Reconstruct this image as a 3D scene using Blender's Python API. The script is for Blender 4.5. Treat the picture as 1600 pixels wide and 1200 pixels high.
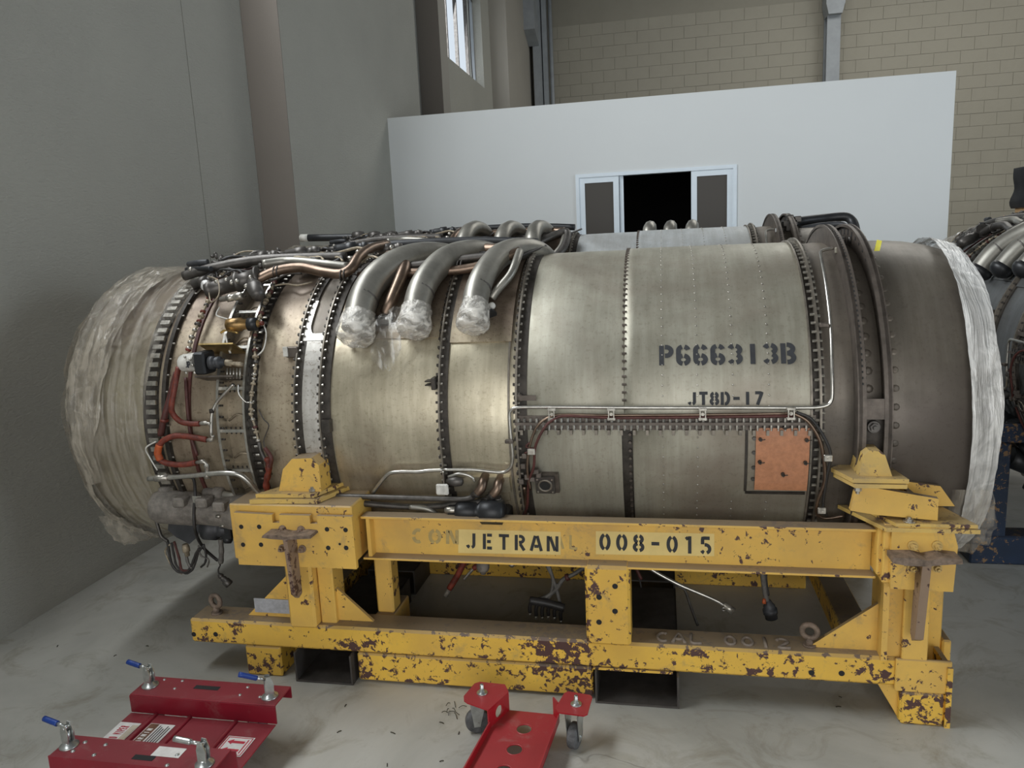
import bpy, math, random
import numpy as np
from mathutils import Matrix, Vector
random.seed(7)
for o in list(bpy.data.objects): bpy.data.objects.remove(o)
S = bpy.context.scene
COL = S.collection
# ------------------------------------------------------------------ camera
CAMZ = 1.40
R = np.array([[ 0.98056939,  0.19062901, -0.04630606],
              [-0.01050669, -0.18467511, -0.98274346],
              [-0.19589099,  0.96413468, -0.17908388]])
F = 1181.2
cd = bpy.data.cameras.new('camera'); cam = bpy.data.objects.new('camera', cd); COL.objects.link(cam)
cd.sensor_width = 36; cd.lens = 36*F/1600; cd.clip_start = .05; cd.clip_end = 200
mw = Matrix.Identity(4)
for i in range(3):
    mw[i][0] = R[0][i]; mw[i][1] = -R[1][i]; mw[i][2] = -R[2][i]
mw[2][3] = CAMZ
cam.matrix_world = mw
S.camera = cam
# ------------------------------------------------------------------ world, light, exposure
S.view_settings.view_transform = 'Standard'; S.view_settings.look = 'None'
S.view_settings.gamma = 1; S.view_settings.use_curve_mapping = False
S.view_settings.exposure = -0.06
W = bpy.data.worlds.new('world'); S.world = W; W.use_nodes = True
bg = W.node_tree.nodes['Background']; bg.inputs[0].default_value = (.80, .90, 1.0, 1); bg.inputs[1].default_value = .9
def area(name, loc, direction, sx, sy, power, color):
    l = bpy.data.lights.new(name, 'AREA'); l.shape = 'RECTANGLE'; l.size = sx; l.size_y = sy
    l.energy = power; l.color = color
    o = bpy.data.objects.new(name, l); COL.objects.link(o); o.location = loc
    o.rotation_euler = Vector(direction).to_track_quat('-Z', 'Y').to_euler()
    return o
area('front_door_daylight', (0.8, -4.9, 2.1), (0, 1, 0), 6.0, 3.8, 185, (1.0, .97, .93))
area('side_window_daylight', (-2.76, 2.0, 3.95), (1, -.05, -.5), 3.7, 1.7, 260, (.93, .97, 1.0))
area('far_window_daylight', (-2.75, 9.95, 4.1), (1, 0, -.25), 1.7, 1.3, 55, (.92, .96, 1.0))
area('right_door_daylight', (8.9, 1.2, 2.1), (-1, .12, 0), 4.4, 3.8, 270, (.78, .89, 1.0))
area('back_wall_fill', (4.2, 10.3, 6.62), (0, 0, -1), 6.0, 3.2, 230, (1.0, .97, .90))  # added lamp, no roof light seen; brightens the back wall

# ------------------------------------------------------------------ photo-derived measuring helpers
def ray(px, py):
    return R.T @ np.array([px-800, py-600, F])
def onY(px, py, y):
    d = ray(px, py); d = d*(y/d[1]); return (d[0], d[1], d[2]+CAMZ)
def onZ(px, py, z):
    d = ray(px, py); d = d*((z-CAMZ)/d[2]); return (d[0], d[1], d[2]+CAMZ)
YC, ZC, RC = 2.75, .832, .535
def cyl(px, py, r):                 # a point of the engine's surface of radius r about its axis
    d = ray(px, py); zc = ZC-CAMZ
    a = d[1]**2+d[2]**2; b = -2*(d[1]*YC+d[2]*zc); c = YC*YC+zc*zc-r*r
    D = b*b-4*a*c
    t = -b/2/a if D < 0 else (-b-D**.5)/2/a
    d = d*t; return (d[0], d[1], d[2]+CAMZ)
def E(x, deg, r):                   # engine coordinates: station, angle above the near horizontal, radius
    t = math.radians(deg); return (x, YC-r*math.cos(t), ZC+r*math.sin(t))
def XA(px, r=RC): return cyl(px, 600, r)[0]
# ------------------------------------------------------------------ materials
MATS = {}
def newmat(name):
    m = bpy.data.materials.new(name); m.use_nodes = True; MATS[name] = m
    return m, m.node_tree, m.node_tree.nodes['Principled BSDF']
def N(nt, kind, **kw):
    n = nt.nodes.new(kind)
    for k, v in kw.items():
        if k in n.inputs: n.inputs[k].default_value = v
        else: setattr(n, k, v)
    return n
def coords(nt, stretch=(1, 1, 1)):
    tc = N(nt, 'ShaderNodeTexCoord'); mp = N(nt, 'ShaderNodeMapping'); mp.inputs['Scale'].default_value = stretch
    nt.links.new(tc.outputs['Object'], mp.inputs['Vector']); return mp.outputs['Vector']
def noise(nt, vec, scale, detail=5, rough=.6, dist=0.0):
    n = N(nt, 'ShaderNodeTexNoise'); n.inputs['Scale'].default_value = scale; n.inputs['Detail'].default_value = detail
    n.inputs['Roughness'].default_value = rough; n.inputs['Distortion'].default_value = dist
    nt.links.new(vec, n.inputs['Vector']); return n.outputs['Fac']
def ramp(nt, fac, stops):
    r = N(nt, 'ShaderNodeValToRGB'); el = r.color_ramp.elements
    while len(el) < len(stops): el.new(.5)
    for e, (p, c) in zip(el, stops): e.position = p; e.color = (*c, 1) if len(c) == 3 else c
    nt.links.new(fac, r.inputs[0]); return r.outputs[0]
def mix(nt, fac, a, b, mode='MIX'):
    m = N(nt, 'ShaderNodeMix'); m.data_type = 'RGBA'; m.blend_type = mode
    for s, v in ((0, fac), (6, a), (7, b)):
        if hasattr(v, 'node'): nt.links.new(v, m.inputs[s])
        else: m.inputs[s].default_value = v if s == 0 else (*v, 1)
    return m.outputs[2]
def bump(nt, b, fac, strength, dist=.01):
    n = N(nt, 'ShaderNodeBump'); n.inputs['Strength'].default_value = strength; n.inputs['Distance'].default_value = dist
    nt.links.new(fac, n.inputs['Height']); nt.links.new(n.outputs[0], b.inputs['Normal'])
def simple(name, col, rough=.5, metal=0.0, var=.25, scale=12, bmp=0.0, col2=None):
    m, nt, b = newmat(name); v = coords(nt)
    f = noise(nt, v, scale, 6, .65)
    c2 = col2 or tuple(c*(1-var) for c in col)
    c = ramp(nt, f, [(.35, c2), (.62, col)])
    nt.links.new(c, b.inputs['Base Color'])
    b.inputs['Roughness'].default_value = rough; b.inputs['Metallic'].default_value = metal
    if bmp: bump(nt, b, noise(nt, v, scale*6, 4), bmp)
    return m
def duct_mat(name, hi, lo, stain, metal, rough, speck=.5, grime_shade=0.0):
    m, nt, b = newmat(name); v = coords(nt); vs = coords(nt, (1, 1, .18))
    base = ramp(nt, noise(nt, v, 2.6, 7, .62, .3), [(.36, lo), (.60, hi)])
    streak = ramp(nt, noise(nt, coords(nt, (14, 1.2, 1.2)), 2.2, 6, .7), [(.40, (.70, .68, .64)), (.62, (1, 1, 1))])
    c = mix(nt, .55, base, streak, 'MULTIPLY')
    st = ramp(nt, noise(nt, v, 1.15, 5, .6, .6), [(.50, (0, 0, 0)), (.66, (1, 1, 1))])
    c = mix(nt, st, c, stain)
    if grime_shade:      # burnt-on brown grime with shade painted in, growing towards the top of the case
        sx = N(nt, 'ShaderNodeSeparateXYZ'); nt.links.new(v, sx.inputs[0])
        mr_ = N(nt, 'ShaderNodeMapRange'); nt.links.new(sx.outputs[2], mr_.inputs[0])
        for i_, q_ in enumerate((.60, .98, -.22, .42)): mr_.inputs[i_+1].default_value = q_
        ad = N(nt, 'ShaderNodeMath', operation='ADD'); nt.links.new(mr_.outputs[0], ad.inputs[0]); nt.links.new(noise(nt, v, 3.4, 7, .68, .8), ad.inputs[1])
        c = mix(nt, ramp(nt, ad.outputs[0], [(.52, (0, 0, 0)), (.82, (grime_shade,)*3)]), c, (.13, .095, .07))
    sp = ramp(nt, noise(nt, v, 95, 3, .7), [(.34, (.45, .40, .34)), (.44, (1, 1, 1))])
    c = mix(nt, speck, c, sp, 'MULTIPLY')
    nt.links.new(c, b.inputs['Base Color'])
    b.inputs['Metallic'].default_value = metal
    rr = ramp(nt, noise(nt, v, 6, 6, .7), [(.3, (rough+.12,)*3), (.7, (rough-.06,)*3)])
    nt.links.new(rr, b.inputs['Roughness'])
    bump(nt, b, noise(nt, v, 30, 4, .6), .10, .004)
    return m
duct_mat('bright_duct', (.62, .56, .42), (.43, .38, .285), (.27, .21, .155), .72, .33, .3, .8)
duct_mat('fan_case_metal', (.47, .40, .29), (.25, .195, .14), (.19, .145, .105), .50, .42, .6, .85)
duct_mat('painted_duct', (.43, .41, .335), (.32, .305, .245), (.25, .21, .165), .45, .43, .25)
duct_mat('pale_duct', (.52, .54, .54), (.40, .42, .42), (.32, .31, .29), .30, .45, .25)
duct_mat('slate_duct', (.15, .155, .155), (.10, .105, .108), (.07, .068, .065), .45, .40, .25)
duct_mat('brown_duct', (.215, .185, .15), (.15, .13, .108), (.10, .085, .07), .35, .48, .3)
duct_mat('tail_duct', (.215, .19, .155), (.165, .147, .122), (.12, .10, .085), .45, .42, .2)
duct_mat('silver_ring', (.68, .66, .62), (.42, .40, .37), (.26, .23, .20), .70, .44, .7)
simple('dark_flange', (.075, .065, .055), .55, .5, .5, 30)
simple('flange_edge', (.26, .23, .19), .45, .6, .4, 30)
simple('brown_flange', (.15, .125, .105), .5, .5, .4, 25)
simple('bolt_steel', (.55, .52, .46), .35, .8, .5, 60)
simple('dark_steel', (.13, .12, .11), .45, .7, .4, 25)
simple('pipe_steel', (.33, .315, .275), .40, .65, .35, 9)
simple('bronze_pipe', (.27, .195, .145), .38, .9, .45, 14)
simple('bright_tube', (.62, .60, .55), .28, .9, .3, 30)
simple('cast_gearbox', (.26, .235, .205), .72, .2, .45, 35, .25)
simple('black_part', (.022, .023, .025), .42, .1, .4, 20)
simple('charcoal_part', (.055, .057, .062), .5, .2, .4, 18)
simple('black_cable', (.035, .032, .03), .5, 0, .4, 40)
simple('grey_cable', (.16, .15, .135), .45, .1, .4, 60)
simple('white_paint', (.72, .70, .64), .5, 0, .35, 40)
simple('red_hose', (.20, .035, .018), .55, 0, .6, 45)
simple('orange_sleeve', (.50, .10, .025), .5, 0, .4, 45)
simple('maroon_sleeve', (.10, .03, .024), .55, 0, .4, 45)
simple('beige_braid', (.42, .35, .25), .55, .3, .5, 90)
simple('amber_can', (.42, .26, .10), .35, .7, .65, 25)
simple('brass', (.55, .40, .17), .35, .9, .3, 30)
simple('orange_board', (.56, .25, .13), .25, 0, .22, 55)
simple('stencil_ink', (.035, .037, .042), .7, 0, .3, 40)
simple('faded_ink', (.50, .37, .14), .7, 0, .2, 40)
simple('yellow_tag', (.85, .78, .10), .5, 0, .1, 20)
simple('zinc', (.62, .64, .62), .30, .85, .3, 30)
simple('blue_handle', (.012, .05, .26), .35, 0, .3, 20)
simple('rubber', (.13, .13, .132), .75, 0, .5, 60, .3)
simple('hub_dark', (.03, .03, .03), .5, 0, .3, 20)
simple('pocket_steel', (.085, .075, .067), .6, .3, .4, 14)
simple('rusty_lug', (.27, .20, .15), .65, .3, .55, 45, .3)
simple('blue_paint', (.012, .035, .09), .45, 0, .4, 10)
simple('rust_mark', (.10, .035, .03), .75, 0, .4, 60)
simple('yellow_patch_paint', (.82, .63, .24), .6, 0, .12, 10)
simple('cardboard', (.52, .33, .17), .8, 0, .15, 14)
simple('black_cloth', (.015, .016, .02), .85, 0, .3, 10)
simple('aluminium_frame', (.72, .80, .86), .4, .0, .05, 8)
simple('grey_steelwork', (.31, .33, .345), .5, .0, .15, 5)
simple('hole_shade', (.02, .02, .02), .9, 0, .1, 5)  # flat dark colour painted in for the shade inside holes and slots
simple('label_white', (.78, .76, .72), .6, 0, .15, 40)
simple('label_red', (.50, .02, .045), .5, 0, .1, 30)
simple('label_brown', (.16, .07, .03), .6, 0, .3, 60)
simple('plate_aluminium', (.52, .53, .56), .5, .3, .25, 60)
simple('debris', (.05, .045, .03), .9, 0, .3, 60)
simple('weld_bead', (.27, .22, .175), .7, .1, .2, 60)

def chipped(name, paint, paint2, rust, chip, dust, dustcol, rough=.5):
    m, nt, b = newmat(name); v = coords(nt)
    c = ramp(nt, noise(nt, v, 5, 6, .6), [(.35, paint2), (.62, paint)])
    grime = ramp(nt, noise(nt, v, 11, 8, .75, .4), [(.56, (0, 0, 0)), (.72, (1, 1, 1))])
    c = mix(nt, ramp(nt, grime, [(0, (0, 0, 0)), (1, (.55,)*3)]), c, dustcol)
    a = noise(nt, v, 40, 6, .68, .35); a2 = noise(nt, v, 4.5, 4, .6)
    mm = N(nt, 'ShaderNodeMath', operation='MULTIPLY_ADD'); mm.inputs[1].default_value = .55
    nt.links.new(a2, mm.inputs[0]); nt.links.new(a, mm.inputs[2])
    msk = ramp(nt, mm.outputs[0], [(chip, (0, 0, 0)), (chip+.012, (1, 1, 1))])
    c = mix(nt, msk, c, rust)
    g = N(nt, 'ShaderNodeNewGeometry'); sx = N(nt, 'ShaderNodeSeparateXYZ'); nt.links.new(g.outputs['Normal'], sx.inputs[0])
    up = ramp(nt, sx.outputs[2], [(.55, (0, 0, 0)), (.85, (dust,)*3)])
    c = mix(nt, up, c, dustcol)
    nt.links.new(c, b.inputs['Base Color']); b.inputs['Roughness'].default_value = rough
    bump(nt, b, msk, -.35, .002)
    return m
YD = (.235, .185, .135)
chipped('yellow_paint', (.78, .485, .10), (.63, .39, .10), (.085, .04, .035), .915, .90, YD)
chipped('yellow_chipped', (.84, .52, .07), (.71, .43, .075), (.085, .04, .035), .835, .92, YD)
chipped('yellow_dusty', (.70, .47, .12), (.50, .35, .13), (.085, .04, .035), .87, .5, YD)
chipped('rusty_edge', (.30, .21, .14), (.22, .15, .11), (.07, .035, .03), .85, .5, YD)
chipped('red_paint', (.25, .010, .024), (.20, .009, .02), (.20, .10, .09), 1.02, .16, (.28, .15, .14), .34)
chipped('red_bright', (.40, .010, .020), (.33, .010, .018), (.30, .13, .12), 1.02, .18, (.36, .20, .18), .34)
chipped('blue_chipped', (.008, .024, .062), (.007, .018, .04), (.22, .13, .06), .86, .3, (.10, .09, .08), .5)

# plaster walls
def wallmat(name, col, col2, sc=1.2, bs=.35, bsc=90):
    m, nt, b = newmat(name); v = coords(nt)
    c = ramp(nt, noise(nt, v, sc, 5, .6), [(.3, col2), (.7, col)])
    nt.links.new(c, b.inputs['Base Color']); b.inputs['Roughness'].default_value = .85
    vv = coords(nt, (1, 1, 2.5))
    bump(nt, b, noise(nt, vv, bsc, 5, .7), bs, .01); return m
wallmat('roughcast_wall', (.41, .40, .35), (.36, .352, .31), .9, .9, 42)
wallmat('smooth_render', (.36, .335, .29), (.32, .30, .26), .8, .10, 60)
wallmat('pilaster_face', (.20, .175, .15), (.18, .158, .135), .8, .1, 60)
wallmat('office_paint', (.70, .72, .71), (.66, .68, .675), .5, .02, 20)
wallmat('block_face', (.33, .31, .25), (.29, .27, .22), 1.4, .25, 40)
wallmat('mortar', (.265, .248, .20), (.24, .225, .18), 2, .2, 40)
wallmat('low_bounce_dark', (.13, .13, .125), (.11, .11, .105))  # unseen ceiling and walls, coloured dark to cut bounced light
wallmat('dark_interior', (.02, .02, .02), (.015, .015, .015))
# concrete floor
m, nt, b = newmat('concrete_floor'); v = coords(nt)
c = ramp(nt, noise(nt, v, 1.3, 8, .62, .5), [(.30, (.33, .325, .29)), (.55, (.47, .46, .415)), (.75, (.55, .54, .495))])
dr = ramp(nt, noise(nt, v, 4.5, 9, .7, 1.2), [(.50, (1, 1, 1)), (.68, (.66, .62, .54))])
c = mix(nt, .85, c, dr, 'MULTIPLY')
sp = ramp(nt, noise(nt, v, 34, 6, .7, .5), [(.27, (.30, .27, .22)), (.31, (1, 1, 1))])
c = mix(nt, .7, c, sp, 'MULTIPLY')
vor = N(nt, 'ShaderNodeTexVoronoi', feature='DISTANCE_TO_EDGE'); vor.inputs['Scale'].default_value = 3.1
wv = N(nt, 'ShaderNodeVectorMath', operation='MULTIPLY_ADD')
nn = N(nt, 'ShaderNodeTexNoise'); nn.inputs['Scale'].default_value = 5; nt.links.new(v, nn.inputs['Vector'])
nt.links.new(nn.outputs['Color'], wv.inputs[0]); wv.inputs[1].default_value = (.35, .35, .35); nt.links.new(v, wv.inputs[2])
nt.links.new(wv.outputs[0], vor.inputs['Vector'])
ck = ramp(nt, vor.outputs['Distance'], [(.0, (1, 1, 1)), (.011, (0, 0, 0))])
gate = ramp(nt, noise(nt, v, .8, 2), [(.60, (0, 0, 0)), (.66, (.6,)*3)])
ckm = mix(nt, 1.0, ck, gate, 'MULTIPLY')
c = mix(nt, ckm, c, (.13, .12, .10))
nt.links.new(c, b.inputs['Base Color']); b.inputs['Roughness'].default_value = .5
bump(nt, b, noise(nt, v, 25, 6), .06, .01)
# plastic film
def film(name, op, tint, rough=.2, streak=(16, 1.3, 1.3), sc=2.2, lohi=(.42, .60)):
    m, nt, b = newmat(name); out = nt.nodes['Material Output']
    b.inputs['Base Color'].default_value = (*tint, 1); b.inputs['Roughness'].default_value = rough
    b.inputs['Specular IOR Level'].default_value = 1.0
    f = noise(nt, coords(nt, streak), sc, 5, .55, .8); f2 = noise(nt, coords(nt), 13, 4, .5, 1.5)
    ad = N(nt, 'ShaderNodeMath', operation='MULTIPLY_ADD'); nt.links.new(f2, ad.inputs[0]); ad.inputs[1].default_value = .45; nt.links.new(f, ad.inputs[2])
    bump(nt, b, ad.outputs[0], .8, .022)
    tr = N(nt, 'ShaderNodeBsdfTransparent'); mx = N(nt, 'ShaderNodeMixShader')
    fr = ramp(nt, ad.outputs[0], [(lohi[0]+.22, (op[0],)*3), (lohi[1]+.22, (op[1],)*3)])
    nt.links.new(fr, mx.inputs[0]); nt.links.new(tr.outputs[0], mx.inputs[1]); nt.links.new(b.outputs[0], mx.inputs[2])
    nt.links.new(mx.outputs[0], out.inputs['Surface']); return m
film('plastic_film', (.08, .42), (.52, .47, .39), .14)
film('plastic_crumpled', (.28, .72), (.46, .41, .33), .13, (9, 2.0, 1.6), 3.2)
film('plastic_white', (.55, .97), (.88, .87, .84), .2, (13, 1.5, 1.2), 3)
film('plastic_cap', (.30, .90), (.78, .74, .67), .15, (7, 7, 13), 3)
film('plastic_bag', (.04, .55), (.90, .87, .80), .10, (9, 5, 2.2), 3, (.47, .60))
m, nt, b = newmat('tinted_glass'); b.inputs['Base Color'].default_value = (.075, .068, .06, 1); b.inputs['Roughness'].default_value = .25; b.inputs['Specular IOR Level'].default_value = .1
m, nt, b = newmat('window_glass'); b.inputs['Base Color'].default_value = (1, 1, 1, 1); b.inputs['Roughness'].default_value = .05
b.inputs['Transmission Weight'].default_value = 1.0; b.inputs['IOR'].default_value = 1.01

# ------------------------------------------------------------------ mesh builder
class MB:
    def __init__(s): s.v = []; s.f = []; s.sm = []
    def add(s, vs, fs, smooth=False):
        n = len(s.v); s.v += [tuple(map(float, q)) for q in vs]; s.f += [tuple(n+i for i in f) for f in fs]; s.sm += [smooth]*len(fs)
        return s
    def box(s, x0, x1, y0, y1, z0, z1, b=0.0):
        if b <= 0:
            return s.add([(x, y, z) for z in (z0, z1) for y in (y0, y1) for x in (x0, x1)],
                         [(0, 2, 3, 1), (4, 5, 7, 6), (0, 1, 5, 4), (2, 6, 7, 3), (0, 4, 6, 2), (1, 3, 7, 5)])
        # chamfered box: 3 rings of loops
        b = min(b, (x1-x0)/2.01, (y1-y0)/2.01, (z1-z0)/2.01)
        def oct_(x0, x1, y0, y1, z, c): return [(x0+c, y0, z), (x1-c, y0, z), (x1, y0+c, z), (x1, y1-c, z), (x1-c, y1, z), (x0+c, y1, z), (x0, y1-c, z), (x0, y0+c, z)]
        L = [oct_(x0+b, x1-b, y0+b, y1-b, z0, b*.01), oct_(x0, x1, y0, y1, z0+b, b), oct_(x0, x1, y0, y1, z1-b, b), oct_(x0+b, x1-b, y0+b, y1-b, z1, b*.01)]
        vs = sum(L, []); fs = [(7, 6, 5, 4, 3, 2, 1, 0), tuple(range(24, 32))]
        for k in range(3):
            for i in range(8):
                j = (i+1) % 8; fs.append((8*k+i, 8*k+j, 8*k+8+j, 8*k+8+i))
        return s.add(vs, fs)
    def prism(s, poly, ax, a, b):          # polygon in the plane normal to ax, extruded a..b
        def p(u, v, w): return {'x': (w, u, v), 'y': (u, w, v), 'z': (u, v, w)}[ax]
        n = len(poly); vs = [p(u, v, a) for u, v in poly]+[p(u, v, b) for u, v in poly]
        fs = [tuple(range(n)), tuple(range(2*n-1, n-1, -1))]+[(i, (i+1) % n, n+(i+1) % n, n+i) for i in range(n)]
        return s.add(vs, fs)
    def rod(s, p, q, r, r2=None, n=12, smooth=True):
        p = Vector(p); q = Vector(q); r2 = r if r2 is None else r2
        d = (q-p).normalized(); u = d.orthogonal().normalized(); w = d.cross(u)
        vs = []
        for c, rr in ((p, r), (q, r2)):
            for i in range(n):
                t = 2*math.pi*i/n; vs.append(c+(u*math.cos(t)+w*math.sin(t))*rr)
        fs = [(i, (i+1) % n, n+(i+1) % n, n+i) for i in range(n)]
        s.add(vs, fs, smooth); m = len(s.v)-2*n
        s.f += [tuple(m+i for i in range(n-1, -1, -1)), tuple(m+n+i for i in range(n))]; s.sm += [False, False]
        return s
    def turned(s, p, d, prof, n=16, u0=None):    # lathe: prof = (distance along d, radius)
        p = Vector(p); d = Vector(d).normalized(); u = (Vector(u0) if u0 else d.orthogonal()).normalized(); w = d.cross(u)
        vs = []; fs = []
        for a, rr in prof:
            for i in range(n):
                t = 2*math.pi*i/n; vs.append(p+d*a+(u*math.cos(t)+w*math.sin(t))*max(rr, 1e-4))
        for k in range(len(prof)-1):
            for i in range(n):
                j = (i+1) % n; fs.append((k*n+i, k*n+j, (k+1)*n+j, (k+1)*n+i))
        s.add(vs, fs, True); m = len(s.v)-len(vs)
        s.f += [tuple(m+i for i in range(n-1, -1, -1)), tuple(m+(len(prof)-1)*n+i for i in range(n))]; s.sm += [False, False]
        return s
    def tube(s, pts, r, n=8, sub=6, wob=None):
        P = [Vector(p) for p in pts]
        if len(P) > 2 and sub > 1:
            Q = []
            for i in range(len(P)-1):
                a = P[max(i-1, 0)]; b_ = P[i]; c = P[i+1]; d = P[min(i+2, len(P)-1)]
                # centripetal-ish: limit tangents
                m1 = (c-a)*.5; m2 = (d-b_)*.5; L = (c-b_).length
                if m1.length > L: m1 = m1.normalized()*L
                if m2.length > L: m2 = m2.normalized()*L
                for k in range(sub):
                    t = k/sub; t2 = t*t; t3 = t2*t
                    Q.append(b_*(2*t3-3*t2+1)+m1*(t3-2*t2+t)+c*(-2*t3+3*t2)+m2*(t3-t2))
            Q.append(P[-1]); P = Q
        u = None; vs = []; fs = []
        for i, p in enumerate(P):
            d = (P[min(i+1, len(P)-1)]-P[max(i-1, 0)])
            if d.length < 1e-7: d = Vector((0, 0, 1))
            d.normalize()
            if u is None: u = d.orthogonal().normalized()
            u = (u-d*u.dot(d)); u.normalize(); w = d.cross(u)
            rr = r*(wob(i, len(P)) if wob else 1)
            for k in range(n):
                t = 2*math.pi*k/n; vs.append(p+(u*math.cos(t)+w*math.sin(t))*rr)
        for i in range(len(P)-1):
            for k in range(n):
                j = (k+1) % n; fs.append((i*n+k, i*n+j, (i+1)*n+j, (i+1)*n+k))
        s.add(vs, fs, True); m = len(s.v)-len(vs)
        s.f += [tuple(m+i for i in range(n-1, -1, -1)), tuple(m+(len(P)-1)*n+i for i in range(n))]; s.sm += [False, False]
        return s
    def shell(s, prof, a0=-180, a1=180, n=128, jit=0.0):        # engine lathe: prof = (station, radius)
        full = abs(a1-a0) >= 359.9; m = n if full else n+1
        vs = []; fs = []
        for x, r in prof:
            for i in range(m):
                vs.append(E(x+(random.uniform(-jit, jit) if jit else 0), a0+(a1-a0)*i/n, r+(random.uniform(-jit, jit) if jit else 0)))
        for k in range(len(prof)-1):
            for i in range(n):
                j = (i+1) % m; fs.append((k*m+i, k*m+j, (k+1)*m+j, (k+1)*m+i))
        return s.add(vs, fs, True)
    def band(s, x0, x1, r0, r1, a0=-180, a1=180, n=128):     # closed rectangular ring
        return s.shell([(x0, r0), (x0, r1)], a0, a1, n).shell([(x0, r1), (x1, r1)], a0, a1, n).shell([(x1, r1), (x1, r0)], a0, a1, n)
    def patch(s, x0, x1, a0, a1, r0, r1, nx=1, na=8):        # curved plate on the engine
        vs = []; fs = []
        for r in (r0, r1):
            for i in range(na+1):
                for x in (x0, x1): vs.append(E(x, a0+(a1-a0)*i/na, r))
        M_ = 2*(na+1)
        for i in range(na):
            a = 2*i; fs += [(a, a+1, a+3, a+2), (M_+a, M_+a+2, M_+a+3, M_+a+1), (a, a+2, M_+a+2, M_+a), (a+1, M_+a+1, M_+a+3, a+3)]
        fs += [(0, M_, M_+1, 1), (2*na, 2*na+1, M_+2*na+1, M_+2*na)]
        return s.add(vs, fs)
    def hexbolt(s, p, d, r, h, n=6, stud=True):
        s.rod(p, Vector(p)+Vector(d).normalized()*h, r, n=n, smooth=False)
        if stud: s.rod(Vector(p)+Vector(d).normalized()*h, Vector(p)+Vector(d).normalized()*h*1.7, r*.5, n=6, smooth=False)
        return s
    def blob(s, c, rx, ry, rz, nu=20, nv=14, jit=.0, seed=0):
        rnd = random.Random(seed); vs = []; fs = []
        for i in range(nv+1):
            ph = math.pi*i/nv
            for k in range(nu):
                t = 2*math.pi*k/nu; q = 1+rnd.uniform(-jit, jit)
                vs.append((c[0]+rx*q*math.sin(ph)*math.cos(t), c[1]+ry*q*math.sin(ph)*math.sin(t), c[2]+rz*q*math.cos(ph)))
        for i in range(nv):
            for k in range(nu):
                j = (k+1) % nu; fs.append((i*nu+k, i*nu+j, (i+1)*nu+j, (i+1)*nu+k))
        return s.add(vs, fs, True)
    def ringtorus(s, c, nrm, R_, r, n=24, m=10):
        c = Vector(c); nrm = Vector(nrm).normalized(); u = nrm.orthogonal().normalized(); w = nrm.cross(u); vs = []; fs = []
        for i in range(n):
            t = 2*math.pi*i/n; e = u*math.cos(t)+w*math.sin(t)
            for k in range(m):
                p = 2*math.pi*k/m; vs.append(c+e*(R_+r*math.cos(p))+nrm*r*math.sin(p))
        for i in range(n):
            for k in range(m):
                fs.append((i*m+k, ((i+1) % n)*m+k, ((i+1) % n)*m+(k+1) % m, i*m+(k+1) % m))
        return s.add(vs, fs, True)
    def build(s, name, mat, parent=None, **props):
        me = bpy.data.meshes.new(name)
        off = Vector((0, 0, 0))
        if parent is not None:
            rt = parent
            while rt.parent: rt = rt.parent
            off = rt.location
            vs = [(x-off[0], y-off[1], z-off[2]) for x, y, z in s.v]
        elif s.v:
            A_ = np.array(s.v); lo, hi = A_.min(0), A_.max(0)
            off = Vector(((lo[0]+hi[0])/2, (lo[1]+hi[1])/2, lo[2])); vs = [(x-off[0], y-off[1], z-off[2]) for x, y, z in s.v]
        me.from_pydata(vs, [], s.f); me.update()
        me.polygons.foreach_set('use_smooth', s.sm)
        me.materials.append(MATS[mat])
        o = bpy.data.objects.new(name, me); COL.objects.link(o)
        if parent is not None: o.parent = parent
        else: o.location = off
        for k, v_ in props.items(): o[k] = v_
        return o
def recalc(o):
    import bmesh
    bm = bmesh.new(); bm.from_mesh(o.data); bmesh.ops.recalc_face_normals(bm, faces=bm.faces); bm.to_mesh(o.data); bm.free(); return o
def thing(name, loc, label, cat, group=None):
    o = bpy.data.objects.new(name, None); o.empty_display_size = .1; COL.objects.link(o); o.location = loc
    o['label'] = label; o['category'] = cat
    if group: o['group'] = group
    return o
def tag(o, label, cat, group=None):
    o['label'] = label; o['category'] = cat
    if group: o['group'] = group
    return o
def copy_tree(o, parent=None, skip=()):
    if any(o.name.split('.')[0] == k for k in skip): return None
    c = o.copy(); COL.objects.link(c)
    if parent is not None: c.parent = parent
    for ch in o.children: copy_tree(ch, c, skip)
    return c
def struct(mb, name, mat, parent=None):
    o = mb.build(name, mat, parent)
    if parent is None: o['kind'] = 'structure'
    return o
def rotbox(mb, c, ax, hx, hy, hz, ang):      # a box rotated about axis ax through its centre
    M_ = Matrix.Rotation(math.radians(ang), 3, ax); vs = []
    for z in (-hz, hz):
        for y in (-hy, hy):
            for x in (-hx, hx): vs.append(Vector(c)+M_ @ Vector((x, y, z)))
    return mb.add(vs, [(0, 2, 3, 1), (4, 5, 7, 6), (0, 1, 5, 4), (2, 6, 7, 3), (0, 4, 6, 2), (1, 3, 7, 5)])

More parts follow.
